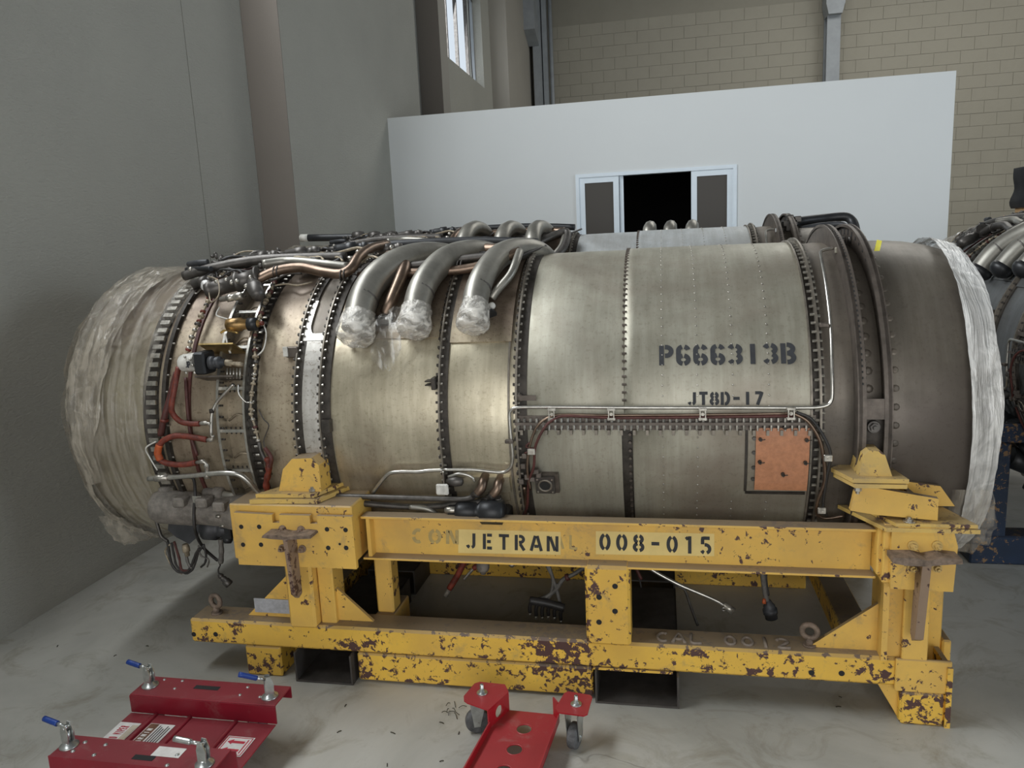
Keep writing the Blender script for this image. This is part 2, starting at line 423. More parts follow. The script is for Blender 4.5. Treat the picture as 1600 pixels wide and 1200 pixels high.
# stroke letters with stencil gaps, in a 0.6 x 1 cell
def arc(cx, cy, rx, ry, a0, a1, n=9):
    return [(cx+rx*math.cos(math.radians(a0+(a1-a0)*i/n)), cy+ry*math.sin(math.radians(a0+(a1-a0)*i/n))) for i in range(n+1)]
GL = {
 'P': [[(.1, 0), (.1, 1)], [(.24, .92)]+arc(.30, .70, .20, .22, 80, -80)+[(.24, .48)]],
 '6': [arc(.3, .27, .2, .2, 80, -80), arc(.3, .27, .2, .2, 100, 260), [(.1, .27), (.1, .72)]+arc(.3, .73, .2, .2, 170, 105, 4), arc(.3, .73, .2, .2, 75, 10, 4)],
 '3': [arc(.28, .72, .2, .2, 160, 105, 4), arc(.28, .72, .21, .2, 75, -65), arc(.28, .28, .22, .2, 65, -75), arc(.28, .28, .2, .2, 200, 255, 4)],
 'I': [[(.3, 0), (.3, 1)]],
 'B': [[(.1, 0), (.1, 1)], [(.25, .92)]+arc(.28, .72, .2, .2, 80, -75), arc(.28, .28, .22, .21, 75, -80)+[(.25, .07)], [(.25, .5), (.38, .5)]],
 'J': [[(.42, 1), (.42, .28)]+arc(.25, .27, .17, .19, -5, -70, 5), arc(.25, .27, .17, .19, 250, 190, 4)],
 'T': [[(.3, 0), (.3, .84)], [(.03, .92), (.57, .92)]],
 '8': [arc(.3, .73, .18, .19, 75, -75), arc(.3, .73, .18, .19, 105, 255), arc(.3, .27, .21, .2, 75, -75), arc(.3, .27, .21, .2, 105, 255)],
 'D': [[(.1, 0), (.1, 1)], [(.26, .92)]+arc(.3, .5, .2, .42, 78, -78)+[(.26, .08)]],
 '-': [[(.1, .5), (.5, .5)]],
 '7': [[(.08, .92), (.5, .92), (.22, 0)]],
 'E': [[(.12, 0), (.12, 1)], [(.26, .92), (.52, .92)], [(.26, .5), (.46, .5)], [(.26, .08), (.52, .08)]],
 'R': [[(.1, 0), (.1, 1)], [(.24, .92)]+arc(.30, .72, .18, .2, 80, -80)+[(.24, .52)], [(.30, .42), (.52, 0)]],
 'A': [[(.03, 0), (.25, .98)], [(.35, .98), (.57, 0)], [(.2, .3), (.42, .3)]],
 'N': [[(.08, 0), (.08, 1)], [(.18, .95), (.44, .05)], [(.54, 0), (.54, 1)]],
 '0': [arc(.3, .5, .2, .42, 78, -78), arc(.3, .5, .2, .42, 102, 258)],
 '1': [[(.34, 0), (.34, 1)], [(.14, .82), (.26, .92)]],
 '5': [[(.5, .92), (.14, .92), (.14, .56)], arc(.28, .3, .22, .24, 100, -70), arc(.28, .3, .2, .24, 250, 205, 4)],
 'C': [arc(.32, .5, .22, .42, 60, 168), arc(.32, .5, .22, .42, 192, 300)],
 'O': [arc(.3, .5, .24, .42, 80, -80), arc(.3, .5, .24, .42, 100, 260)],
 'U': [[(.1, 1), (.1, .3)]+arc(.3, .28, .2, .2, 180, 360)+[(.5, 1)]],
 'L': [[(.12, 1), (.12, .06), (.5, .06)]],
 '2': [arc(.3, .72, .2, .2, 160, -20)+[(.12, .06), (.52, .06)]],
 'W': [[(.02, 1), (.16, 0), (.3, .7), (.44, 0), (.58, 1)]],
}
def letters(mb, txt, adv, fn, w, sub=5, asp=.8):
    """ribbons of width w (cell units) mapped to space with fn(u, v)"""
    for k, ch in enumerate(txt):
        for pl in GL.get(ch, []):
            P = []
            for i in range(len(pl)-1):
                for q in range(sub if len(pl) < 5 else 1):
                    t = q/(sub if len(pl) < 5 else 1); P.append((pl[i][0]*(1-t)+pl[i+1][0]*t, pl[i][1]*(1-t)+pl[i+1][1]*t))
            P.append(pl[-1]); vs = []
            for i, p in enumerate(P):
                a = P[max(i-1, 0)]; b_ = P[min(i+1, len(P)-1)]; dx, dy = (b_[0]-a[0])*asp, b_[1]-a[1]
                l = math.hypot(dx, dy) or 1; nx, ny = -dy/l*w/2/asp, dx/l*w/2
                vs += [fn(k*adv+p[0]+nx, p[1]+ny), fn(k*adv+p[0]-nx, p[1]-ny)]
            mb.add(vs, [(2*i, 2*i+1, 2*i+3, 2*i+2) for i in range(len(P)-1)])
    return mb
#BODY
# ================================================================== THE SETTING
struct(MB().box(-2.9, 9.3, -5.3, 14.8, -.12, 0), 'floor', 'concrete_floor')
struct(MB().box(-2.9, 9.3, -5.3, 8.6, 6.5, 6.7).box(-2.9, 9.3, 12.0, 14.8, 6.5, 6.7).box(-2.9, 1.1, 8.6, 12.0, 6.5, 6.7).box(7.3, 9.3, 8.6, 12.0, 6.5, 6.7), 'ceiling', 'low_bounce_dark')  # unseen ceiling; its opening is made up for the added back-wall lamp
WX = -2.515
wl = MB()
WA = (.15, 3.9, 3.1, 4.8); WB = (9.34, 11.38, 3.69, 4.90)
wl.box(WX-.25, WX, -5.3, WA[0], 0, 6.5).box(WX-.25, WX, WA[0], WA[1], 0, WA[2]).box(WX-.25, WX, WA[0], WA[1], WA[3], 6.5)
wl.box(WX-.25, WX, WA[1], 3.946, 0, 6.5).box(WX-.25, WX-.012, 3.946, 3.952, 0, 6.5)
wl.box(WX-.25, WX, 3.952, WB[0], 0, 6.5).box(WX-.25, WX, WB[0], WB[1], 0, WB[2]).box(WX-.25, WX, WB[0], WB[1], WB[3], 6.5).box(WX-.25, WX, WB[1], 14.8, 0, 6.5)
wall_left = struct(wl, 'wall_left', 'roughcast_wall')
PX = -2.271
MB().box(WX, PX, 4.574, 7.354, 0, 6.5).build('pilaster', 'roughcast_wall', wall_left)
MB().box(WX, PX, 8.209, 8.50, 0, 6.5).build('pilaster', 'smooth_render', wall_left)
MB().box(WX, -2.25, 11.92, 14.3, 0, 6.5).build('pilaster', 'smooth_render', wall_left)
MB().box(WX+.002, PX+.001, 4.568, 4.574, 0, 6.5).build('dark_face_skin', 'pilaster_face', wall_left)  # thin skin on the near face, darker than the pilaster behind it
MB().box(WX+.002, PX+.001, 8.203, 8.209, 0, 6.5).build('dark_face_skin', 'pilaster_face', wall_left)
# windows in the left wall
for k, (a, b, z0, z1) in enumerate((WB, WA)):
    f = MB(); t = .035; x0, x1 = WX-.16, WX-.12
    f.box(x0, x1, a, b, z0, z0+t).box(x0, x1, a, b, z1-t, z1).box(x0, x1, a, a+t, z0, z1).box(x0, x1, b-t, b, z0, z1)
    wo = struct(f, 'window_%d' % (k+1), 'grey_steelwork')
    for q in ((.27, .52, .80) if k == 0 else (.25, .5, .75)):
        y = a+(b-a)*q
        MB().box(x0+.005, x1+.01, y-.018, y+.018, z0+.01, z1-.01).build('glazing_bar', 'dark_steel', wo)
    if k == 0: MB().tube([(x1+.03, a+(b-a)*.83, z1), (x1+.03, a+(b-a)*.82, z0+.3), (x1+.04, a+(b-a)*.84, z0-.18)], .008).build('pull_cord', 'black_cable', wo)
# back wall of blocks
BY = 14.3
wb = struct(MB().box(WX, 9.2, BY, BY+.3, 0, 6.5), 'wall_back', 'mortar')
bw, bh, g = .40, .20, .006
meshes = [MB().box(0, bw-g, -.005-.002*q, 0, 0, bh-g, .001).build('block', 'block_face') for q in range(2)]
proto = [q.data for q in meshes]
for q in meshes: bpy.data.objects.remove(q)
cells = [(i, j) for j in range(6, 26) for i in range(-6, 23)]
rest = MB(); n = 0
for i, j in sorted(cells, key=lambda c: abs(c[0]-6)*.5+abs(c[1]-19)):
    x = i*bw+(bw/2 if j % 2 else 0)+.02; z = j*bh
    if x < WX+.27 or x > 8.7: continue
    dv = random.uniform(-.004, .002)
    if n < 290:
        o = bpy.data.objects.new('block', proto[n % 2]); COL.objects.link(o); o.parent = wb
        o.location = (x+bw/2-wb.location[0], BY-.003-wb.location[1]+dv*.3, z-wb.location[2]); n += 1
    else: rest.box(x, x+bw-g, BY-.006+dv*.3, BY+.001, z, z+bh-g)
rest.build('block_course', 'block_face', wb, kind='stuff')
struct(MB().box(9.0, 9.3, -5.3, -1.1, 0, 6.5).box(9.0, 9.3, 3.5, 14.8, 0, 6.5).box(9.0, 9.3, -1.1, 3.5, 4.1, 6.5), 'wall_right', 'low_bounce_dark')
struct(MB().box(-2.8, -2.45, -5.3, -5.0, 0, 6.5).box(3.95, 9.2, -5.3, -5.0, 0, 6.5).box(-2.45, 3.95, -5.3, -5.0, 4.1, 6.5), 'wall_front', 'low_bounce_dark')
# steel columns at the back wall
a = onY(836, 150, 14.0)[0]; b = onY(856, 150, 14.0)[0]
c1 = struct(MB().box(a, b-.10, 13.95, 14.28, 0, 6.5).box(b-.08, b, 14.1, 14.28, 0, 6.5), 'trim_1', 'grey_steelwork')
z0 = onY(830, 62, 13.7)[2]; xx = onY(818, 30, 13.6)[0]
MB().prism([(13.5, z0+.12), (13.94, z0-.05), (13.94, 6.4), (13.5, 6.4)], 'x', xx, xx+.20).build('bracket', 'grey_steelwork', c1)
MB().rod((b+.06, 14.2, 0), (b+.06, 14.2, 6.5), .035).build('downpipe', 'grey_steelwork', c1)
a = onY(1290, 60, 14.1)[0]; b = onY(1311, 60, 14.1)[0]
c2 = struct(MB().box(a, b, 14.0, 14.02, 0, 6.5).box(a+.1, a+.12, 14.02, 14.27, 0, 6.5).box(a, b, 14.25, 14.28, 0, 6.5), 'trim_2', 'grey_steelwork')
zz = onY(1300, 15, 13.9)[2]
MB().prism([(a-.04, zz+.10), (b+.04, zz+.10), (b, zz-.06), (a, zz-.06)], 'y', 13.9, 14.24).box(a-.04, b+.04, 13.9, 14.24, zz+.1, 6.5).build('bracket', 'grey_steelwork', c2)
# office box with its sliding window
OY = 6.40; X0, X1, ZT = PX, 2.137, 2.517
wx0, wx1, wz0, wz1 = onY(900, 300, OY)[0], onY(1151, 300, OY)[0], .95, 1.952
ow = MB().box(X0, wx0, OY, OY+.1, 0, ZT).box(wx1, X1, OY, OY+.1, 0, ZT).box(wx0, wx1, OY, OY+.1, 0, wz0).box(wx0, wx1, OY, OY+.1, wz1, ZT)
ow.box(X1-.1, X1, OY+.1, 9.4, 0, ZT)
office = struct(ow, 'wall_office', 'office_paint')
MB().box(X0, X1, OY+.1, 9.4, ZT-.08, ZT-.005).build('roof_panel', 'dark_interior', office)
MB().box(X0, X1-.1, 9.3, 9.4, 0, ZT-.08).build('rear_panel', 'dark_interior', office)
fr = MB(); t = .028
fr.box(wx0, wx1, OY-.012, OY+.07, wz1-t, wz1).box(wx0, wx1, OY-.012, OY+.07, wz0, wz0+t).box(wx0, wx0+t, OY-.012, OY+.07, wz0+t, wz1-t).box(wx1-t, wx1, OY-.012, OY+.07, wz0+t, wz1-t)
wo = struct(fr, 'window_3', 'aluminium_frame')
def sash(xa, xb, y, tt=.045):
    s = MB(); s.box(xa, xb, y, y+.025, wz1-t-tt, wz1-t).box(xa, xb, y, y+.025, wz0+t, wz0+t+tt).box(xa, xa+tt, y, y+.025, wz0+t+tt, wz1-t-tt).box(xb-tt, xb, y, y+.025, wz0+t+tt, wz1-t-tt)
    o = s.build('sash', 'aluminium_frame', wo)
    MB().box(xa+tt, xb-tt, y+.010, y+.014, wz0+t+tt, wz1-t-tt).build('pane', 'tinted_glass', o)
sash(wx0+t, onY(967, 300, OY)[0], OY+.0); sash(onY(1080, 300, OY)[0], wx1-t, OY+.0)
MB().box(onY(967, 300, OY)[0]+.004, onY(974, 300, OY)[0], OY+.03, OY+.055, wz0+t, wz1-t).build('sash_stile', 'aluminium_frame', wo)

# ================================================================== ENGINE STAND
def make_stand(name, label, Y1, Y2, Y3, group, full=True):
    root = thing(name, (-.45, YC, 0), label, 'engine stand', group)
    def side(mir):
        fy = (lambda y: 2*YC-y) if mir else (lambda y: y)
        def B(mb, nm, mat, par=root, **k):
            mb.v = [(x, fy(y), z) for x, y, z in mb.v]; o = mb.build(nm, mat, par, **k)
            return recalc(o)
        H = lambda px, py, y: onY(px, py, y)
        # base tube and lower structure
        bt = B(MB().box(-1.604, .72, 2.14, 2.245, .108, .196, .008), 'base_tube', Y2)
        B(MB().box(-1.0, -.222, 2.142, 2.24, .008, .106, .006).box(-.222, .02, 2.142, 2.16, .100, .108), 'lower_beam', Y2)
        ft = B(MB().box(-1.405, -1.275, 2.142, 2.24, 0, .107, .005), 'foot', Y2)
        B(MB().box(.655, .772, 2.125, 2.24, 0, .100, .006).box(.772, .786, 2.12, 2.24, 0, .185), 'foot', Y2)
        B(MB().prism([(.60, .107), (.655, .107), (.655, .01)], 'y', 2.15, 2.165), 'foot_gusset', Y1)
        B(MB().box(.64, .786, 2.128, 2.14, .10, .20, .003), 'end_plate', Y1)
        hs = MB()
        for px, py in ((303, 991), (337, 991), (1268, 1051), (1315, 1052)):
            p = H(px, py, 2.14); hs.rod((p[0], 2.1388, p[2]), (p[0], 2.15, p[2]), .0085)
        B(hs, 'bolt_hole', 'hole_shade', bt, kind='stuff')
        # fork pockets
        for xa, xb in ((-1.215, -1.012), (-.215, .038)):
            B(MB().box(xa, xb, 2.12, 2.72, 0.001, .007).box(xa, xa+.006, 2.12, 2.72, .007, .105).box(xb-.006, xb, 2.12, 2.72, .007, .105).box(xa, xb, 2.246, 2.72, .099, .105), 'fork_pocket', 'pocket_steel')
        # posts
        pl = B(MB().box(-1.222, -1.128, 2.128, 2.25, .19, .50, .008), 'post', Y1)
        B(MB().box(-1.126, -1.072, 2.165, 2.25, .19, .50, .004), 'post_flange', Y1)
        B(MB().prism([(-1.405, .197), (-1.24, .355), (-1.215, .355), (-1.215, .197)], 'y', 2.185, 2.197), 'gusset', Y1)
        B(MB().prism([(-.950, .197), (-1.118, .355), (-1.14, .355), (-1.14, .197)], 'y', 2.185, 2.197), 'gusset', Y1)
        if not mir: B(MB().box(-1.375, -1.232, 2.180, 2.184, .212, .262), 'blank_plate', 'plate_aluminium')['label'] = 'bare aluminium plate riveted to the gusset'
        pm = B(MB().box(-.238, -.103, 2.128, 2.24, .190, .447, .009), 'post', Y2)
        hm = MB()
        for px, py in ((961, 916), (961, 955), (936, 933), (936, 972)):
            p = H(px, py, 2.128); hm.rod((p[0], 2.1268, p[2]), (p[0], 2.14, p[2]), .0085)
        B(hm, 'bolt_hole', 'hole_shade', pm, kind='stuff')
        B(MB().box(-.965, -.905, 2.26, 2.33, .19, .45, .006), 'post', Y1)
        B(MB().box(-.97, -.90, 2.246, 2.40, .10, .19, .004), 'post_base', Y1)
        pr_ = B(MB().box(.600, .722, 2.150, 2.25, .19, .50, .004).box(.600, .616, 2.132, 2.15, .19, .50).box(.655, .722, 2.132, 2.15, .19, .45, .003), 'post', Y1)
        B(MB().prism([(.415, .197), (.625, .362), (.60, .19)], 'y', 2.178, 2.190), 'gusset', Y1)
        B(MB().box(.742, .80, 2.26, 2.34, 0.09, .46, .004).box(.80, .825, 2.25, 2.33, .05, .20, .005), 'rear_channel', Y1)
        # side beam: an I section
        B(MB().box(-.945, .578, 2.14, 2.188, .573, .581, .001), 'beam_flange', Y1)
        B(MB().box(-.945, .578, 2.135, 2.188, .438, .445, .001), 'beam_flange', Y1)
        web = B(MB().box(-.940, .574, 2.178, 2.188, .445, .573), 'beam_web', Y1)
        B(MB().box(-.93, -.918, 2.145, 2.178, .445, .573), 'stiffener', Y1)
        if not mir:
            # repainted patches, stencilled words and the older lettering under them
            q = lambda px, py, e: (onY(px, py, 2.1778-e)[0], 2.1778-e, onY(px, py, 2.1778-e)[2])
            mb = MB()
            for (xa, xb, ya, yb) in ((716, 876, 827, 864), (931, 1116, 830, 866)):
                c = [q(xa, ya, .0004), q(xb, ya+4, .0004), q(xb, yb+3, .0004), q(xa, yb, .0004)]; mb.add(c, [(0, 1, 2, 3)])
            mb.build('paint_patch', 'yellow_patch_paint', web)
            def line(txt, xa, ya, xb, h, mat, w, e, nm, slope, adv=.85):
                n = len(txt); s = (xb-xa)/((n-1)*adv+.6)
                mb = MB(); letters(mb, txt, adv, lambda u, v: q(xa+u*s, ya+slope*u*s-v*h, e), w, 5, s/h)
                mb.build(nm, mat, web)
            line('JETRAN', 728, 857, 872, 24, 'stencil_ink', .20, .0010, 'lettering', .035)
            line('008-015', 936, 860, 1112, 27, 'stencil_ink', .20, .0010, 'lettering', .035)
            line('CON', 643, 848, 716, 22, 'faded_ink', .24, .0006, 'old_lettering', .035)
            line('TINENTAL', 719, 852, 905, 22, 'faded_ink', .18, .0002, 'old_lettering', .035)
            # welded bead characters on the base tube
            wb_ = MB(); x0, y0_ = onZ(1024, 1008, .196)[:2]; x1 = onZ(1238, 1018, .196)[0]
            s = (x1-x0)/7.65
            for k, ch in enumerate('CAL 0012'):
                if ch == ' ': continue
                G = {'0': [arc(.3, .5, .22, .42, 0, 360, 16)], 'C': [arc(.36, .5, .26, .44, 55, 305, 12)], 'A': [[(.02, 0), (.3, 1), (.58, 0)], [(.14, .35), (.46, .35)]],
                     'L': [[(.1, 1), (.1, .05), (.55, .05)]], '1': [[(.3, 0), (.3, 1)]], '2': [arc(.3, .7, .24, .26, 160, -30, 8)+[(.08, .05), (.6, .05)]]}[ch]
                for pl_ in G:
                    wb_.tube([(x0+(k*.98+p[0]*1.25)*s, 2.158+p[1]*.055, .198) for p in pl_], .0048, 6, 3, lambda i, n: 1+.15*math.sin(i*2.1))
            wb_.build('weld_lettering', 'weld_bead', bt)
        # left mounting head
        z = .60
        plate = [(-1.347, .432), (-.943, .432), (-.945, .604)]
        for xa in (-1.085, -1.213): plate += [(xa+.024, .604), (xa+.024, .578), (xa, .578), (xa, .604)]
        plate += [(-1.345, .608)]
        mp = B(MB().prism(plate, 'y', 2.075, 2.090), 'mounting_plate', Y1)
        B(MB().box(-1.375, -.955, 2.10, 2.26, .44, .628, .004), 'head_box', Y1)
        hb = MB()
        for px, py in ((377, 823), (405, 823), (380, 851), (408, 851), (511, 827), (540, 828), (513, 856), (541, 856), (531, 850)):
            p = H(px, py, 2.075); hb.rod((p[0], 2.0738, p[2]), (p[0], 2.08, p[2]), .0075 if px != 531 else .004)
        B(hb, 'bolt_hole', 'hole_shade', mp, kind='stuff')
        for px, py in ((442, 826), (471, 827), (442, 856), (473, 857)):
            p = H(px, py, 2.075)
            B(MB().rod((p[0], 2.074, p[2]), (p[0], 2.070, p[2]), .0125).hexbolt((p[0], 2.070, p[2]), (0, -1, 0), .009, .012), 'bolt', 'rusty_edge')
        c0 = H(457, 850, 2.06)
        lug = [(c0[0]-.080, .549), (c0[0]-.075, .557), (c0[0]-.03, .559), (c0[0], .554), (c0[0]+.05, .560), (c0[0]+.080, .558), (c0[0]+.084, .551), (c0[0]+.05, .549), (c0[0], .544), (c0[0]-.05, .546)]
        B(MB().prism(lug, 'y', 2.02, 2.075), 'lifting_lug', 'rusty_lug')
        B(MB().prism([(2.015, .545), (2.075, .552), (2.075, .345), (2.052, .338), (2.03, .36)], 'x', c0[0]-.006, c0[0]+.008), 'lifting_lug', 'rusty_edge')
        # pad and clamp block above the left head
        pad = MB(); pad.prism([(-1.30, 2.10), (-1.075, 2.115), (-1.02, 2.27), (-1.21, 2.27)], 'z', .629, .643)
        B(pad, 'pad_plate', Y3)
        pad = MB(); pad.prism([(-1.285, 2.115), (-1.09, 2.125), (-1.035, 2.27), (-1.20, 2.27)], 'z', .645, .657)
        B(pad, 'pad_plate', Y3)
        B(MB().prism([(-1.222, .657), (-1.20, .73), (-1.165, .765), (-1.10, .768), (-1.075, .745), (-1.075, .657)], 'y', 2.15, 2.225), 'clamp_block', Y1)
        pb = H(489, 802, 2.14)
        B(MB().hexbolt((pb[0], 2.15, .658), (0, 0, 1), .011, .009), 'bolt', 'bolt_steel')
        # right mounting head
        r = [(.603, .433), (.760, .430), (.765, .56), (.752, .605), (.735, .612), (.618, .612), (.600, .595)]
        rp = B(MB().prism(r, 'y', 2.085, 2.100), 'mounting_plate', Y1)
        B(MB().box(.585, .76, 2.10, 2.25, .44, .612, .004), 'head_box', Y1)
        B(MB().box(.575, .603, 2.12, 2.25, .455, .60, .003), 'end_cap', Y1)
        for px, py in ((1426, 852), (1464, 852), (1425, 886), (1463, 886)):
            p = H(px, py, 2.085)
            B(MB().rod((p[0], 2.084, p[2]), (p[0], 2.080, p[2]), .0135).hexbolt((p[0], 2.08, p[2]), (0, -1, 0), .009, .012), 'bolt', 'yellow_dusty' if Y1 != 'blue_chipped' else 'rusty_edge')
        c0 = H(1444, 868, 2.06)
        lug = [(c0[0]-.085, .530), (c0[0]-.085, .545), (c0[0]-.03, .547), (c0[0], .540), (c0[0]+.04, .550), (c0[0]+.082, .546), (c0[0]+.084, .534), (c0[0]+.04, .530), (c0[0], .524), (c0[0]-.05, .524)]
        B(MB().prism(lug, 'y', 2.03, 2.085), 'lifting_lug', 'rusty_lug')
        B(MB().prism([(2.03, .535), (2.085, .54), (2.10, .30), (2.085, .283), (2.06, .30)], 'x', c0[0]-.012, c0[0]+.010), 'lifting_lug', 'rusty_edge')
        # arm that carries the right engine mount
        B(MB().prism([(.585, 2.08), (.815, 2.08), (.765, 2.26), (.50, 2.26)], 'z', .598, .609), 'pad_plate', Y3)
        B(MB().prism([(.610, 2.085), (.81, 2.085), (.76, 2.26), (.535, 2.26)], 'z', .611, .621), 'pad_plate', Y3)
        B(MB().prism([(.50, .645), (.51, .70), (.535, .715), (.72, .683), (.72, .622), (.56, .635)], 'y', 2.11, 2.13), 'arm_plate', Y1)
        B(MB().prism([(.53, .67), (.53, .715), (.76, .683), (.80, .625), (.60, .622)], 'y', 2.22, 2.235), 'arm_plate', Y1)
        B(MB().prism([(2.13, .63), (2.22, .63), (2.22, .685), (2.13, .69)], 'x', .655, .667), 'arm_web', Y1)
        B(MB().prism([(.470, 2.19), (.505, 2.09), (.635, 2.09), (.615, 2.24), (.52, 2.26)], 'z', .716, .727), 'pad_plate', Y3)
        B(MB().prism([(.465, 2.195), (.50, 2.095), (.64, 2.095), (.62, 2.24), (.52, 2.26)], 'z', .729, .741), 'pad_plate', Y3)
        B(MB().prism([(.520, .741), (.532, .800), (.545, .812), (.572, .812), (.585, .80), (.605, .741)], 'y', 2.12, 2.215), 'clamp_block', Y3)
        B(MB().prism([(2.215, .741), (2.27, .741), (2.215, .79)], 'x', .60, .61), 'clamp_web', Y1)
        pb = H(1342, 783, 2.09)
        B(MB().hexbolt((pb[0], 2.105, .716), (0, 0, -1), .010, .012), 'bolt', 'bolt_steel')
        pb = H(1410, 816, 2.09)
        B(MB().rod((pb[0]+.02, 2.10, .621), (pb[0]+.02, 2.10, .624), .016).hexbolt((pb[0]+.02, 2.10, .624), (0, 0, 1), .010, .006), 'bolt', 'bolt_steel')
        # lifting eyes
        for px, py in ((335, 962), (1265, 1010)):
            p = onZ(px, py, .196); e = MB(); c = (p[0], 2.185, .196+.046)
            e.ringtorus(c, (.25, 1, 0), .021, .0085).rod((p[0], 2.185, .196), (p[0], 2.185, .222), .012, .010).rod((p[0], 2.185, .196), (p[0], 2.185, .203), .019)
            B(e, 'eye_bolt', 'rusty_lug')
    side(False)
    if full: side(True)
    # members that tie the two sides
    MB().box(.56, .655, 2.245, 3.255, .05, .13, .004).build('cross_member', Y2, root)
    MB().box(-1.36, -1.27, 2.245, 3.255, .02, .105, .004).build('cross_member', Y2, root)
    MB().box(-1.26, .55, 2.98, 3.07, .001, .108, .004).build('middle_tube', Y2, root)
    return root
stand = make_stand('engine_stand', 'yellow paint-chipped steel engine stand carrying the foreground jet engine', 'yellow_paint', 'yellow_chipped', 'yellow_dusty', None)
stand_b = copy_tree(stand, None, ('paint_patch', 'lettering', 'old_lettering', 'weld_lettering', 'blank_plate'))
stand_b.location = (-.45, 4.02, 0); stand_b['label'] = 'yellow engine stand behind the foreground stand, almost hidden under the middle engine'
blue = thing('engine_stand', (1.9, 4.1, 0), 'dark blue steel engine stand at the right edge behind the yellow stand', 'engine stand')
for a in ((1.255, 2.70, 3.29, 3.40, .0, .125), (1.255, 1.36, 3.40, 5.6, .0, .12), (2.62, 2.70, 3.40, 5.6, .0, .12)):
    MB().box(*a, .006).build('base_tube', 'blue_chipped', blue)
for x in (1.27, 2.55):
    for y in (3.295, 5.2): MB().box(x, x+.115, y, y+.10, .12, .52, .005).build('post', 'blue_chipped', blue)
MB().box(1.25, 2.70, 3.30, 3.40, .52, .60, .005).build('cross_beam', 'blue_chipped', blue)
MB().box(1.25, 2.70, 5.2, 5.30, .52, .60, .005).build('cross_beam', 'blue_chipped', blue)
for x in (1.27, 2.55): MB().box(x, x+.10, 3.40, 5.2, .52, .60, .005).build('side_rail', 'blue_chipped', blue)
for x in (1.40, 2.42): 
    MB().prism([(x, .60), (x+.14, .60), (x+.12, .76), (x+.04, .76)], 'y', 3.6, 3.7).build('saddle', 'blue_chipped', blue)
    MB().prism([(x, .60), (x+.14, .60), (x+.12, .76), (x+.04, .76)], 'y', 4.8, 4.9).build('saddle', 'blue_chipped', blue)
MB().tube([(1.40, 3.35, .45), (1.75, 3.36, .30), (2.2, 3.36, .14)], .045, 8).build('brace', 'black_part', blue)
# ================================================================== WHEEL DOLLIES
dl = thing('car_dolly', (-1.32, 1.66, 0), 'dark red sheet-steel wheel dolly with four toggle clamps on the floor at lower left', 'dolly')
def ear(y0, y1, nm, lab=None):
    z = .160; t = .004
    m = MB(); m.box(-1.562, -1.082, y0, y1, z-t, z)
    return m
rc = MB().box(-1.545, -1.080, 1.757, 1.850, .156, .160, .0015).build('rear_channel', 'red_paint', dl)
MB().box(-1.545, -1.080, 1.755, 1.759, .104, .157).build('channel_web', 'red_paint', rc)
MB().box(-1.545, -1.080, 1.848, 1.852, .125, .160).build('channel_lip', 'red_paint', rc)
fc = MB().box(-1.570, -1.100, 1.480, 1.566, .156, .160, .0015).build('front_channel', 'red_paint', dl)
MB().box(-1.565, -1.087, 1.562, 1.566, .104, .157).build('channel_web', 'red_paint', fc)
MB().box(-1.570, -1.100, 1.478, 1.482, .125, .160).build('channel_lip', 'red_paint', fc)
deck = MB().box(-1.548, -1.083, 1.565, 1.756, .098, .102, .0015).build('deck', 'red_paint', dl)
for x in (-1.462, -1.352, -1.205):
    MB().tube([(x, 1.567, .103), (x, 1.66, .103), (x, 1.754, .103)], .0065, 8, 2).build('rib', 'red_paint', dl)
# slots and rivets
def slot(x, y, w, z, par):
    MB().box(x-w, x+w, y-.009, y+.009, z, z+.0008, .0003).build('hand_slot', 'hole_shade', par)
slot(-1.33, 1.815, .040, .1602, rc); slot(-1.31, 1.505, .030, .1602, fc)
rv = MB()
for px, py in ((257, 1062), (285, 1064), (243, 1071), (273, 1076), (387, 1074), (375, 1086), (406, 1089)):
    p = onZ(px, py, .16); rv.turned((p[0], p[1], .159), (0, 0, 1), [(0, .005), (.002, .005), (.004, .003)], 8)
rv.build('rivets', 'zinc', rc, kind='stuff')
rv = MB()
for px, py in ((133, 1160), (165, 1164), (114, 1174), (147, 1180), (277, 1180), (261, 1196)):
    p = onZ(px, py, .16); rv.turned((p[0], p[1], .159), (0, 0, 1), [(0, .006), (.0025, .006), (.0045, .003)], 8)
rv.build('rivets', 'zinc', fc, kind='stuff')
# stickers, flat print on the deck
def quadsheet(mb, x0, x1, y0, y1, z): return mb.add([(x0, y0, z), (x1, y0, z), (x1, y1, z), (x0, y1, z)], [(0, 1, 2, 3)])
def along(txt, x0, x1, y, h, z, w=.2):      # letters lying on the deck, reading from the front
    s = (x1-x0)/(len(txt)-.4); mb = MB(); letters(mb, txt, 1.0, lambda u, v: (x0+u*s, y+v*h, z), w, 2); return mb
GL['V'] = [[(.04, 1), (.3, 0), (.56, 1)]]
st = quadsheet(MB(), -1.545, -1.478, 1.585, 1.675, .1032).build('sticker', 'label_white', deck)
vert = lambda X, Y, sx, sy: (lambda u, v: (X+v*sx, Y+u*sy, .1038))
mb = MB(); letters(mb, 'RED VIPER', .85, lambda u, v: (-1.503-v*.026-0, 1.588+u*.0095, .1038), .2, 2); mb.build('lettering', 'label_red', st)
mb = MB()
for k in range(4): quadsheet(mb, -1.497+k*.005, -1.495+k*.005, 1.59, 1.665, .1038)
mb.build('small_print', 'faded_ink', st); st.location.y = .034
st = quadsheet(MB(), -1.450, -1.372, 1.575, 1.680, .1034).build('sticker', 'label_white', deck)
mb = MB(); quadsheet(mb, -1.448, -1.420, 1.577, 1.678, .1038); mb.build('print_band', 'label_brown', st)
mb = MB(); letters(mb, 'WARNING', 1.0, lambda u, v: (-1.426-v*.016, 1.583+u*.013, .1042), .2, 2); mb.build('lettering', 'label_white', st)
mb = MB()
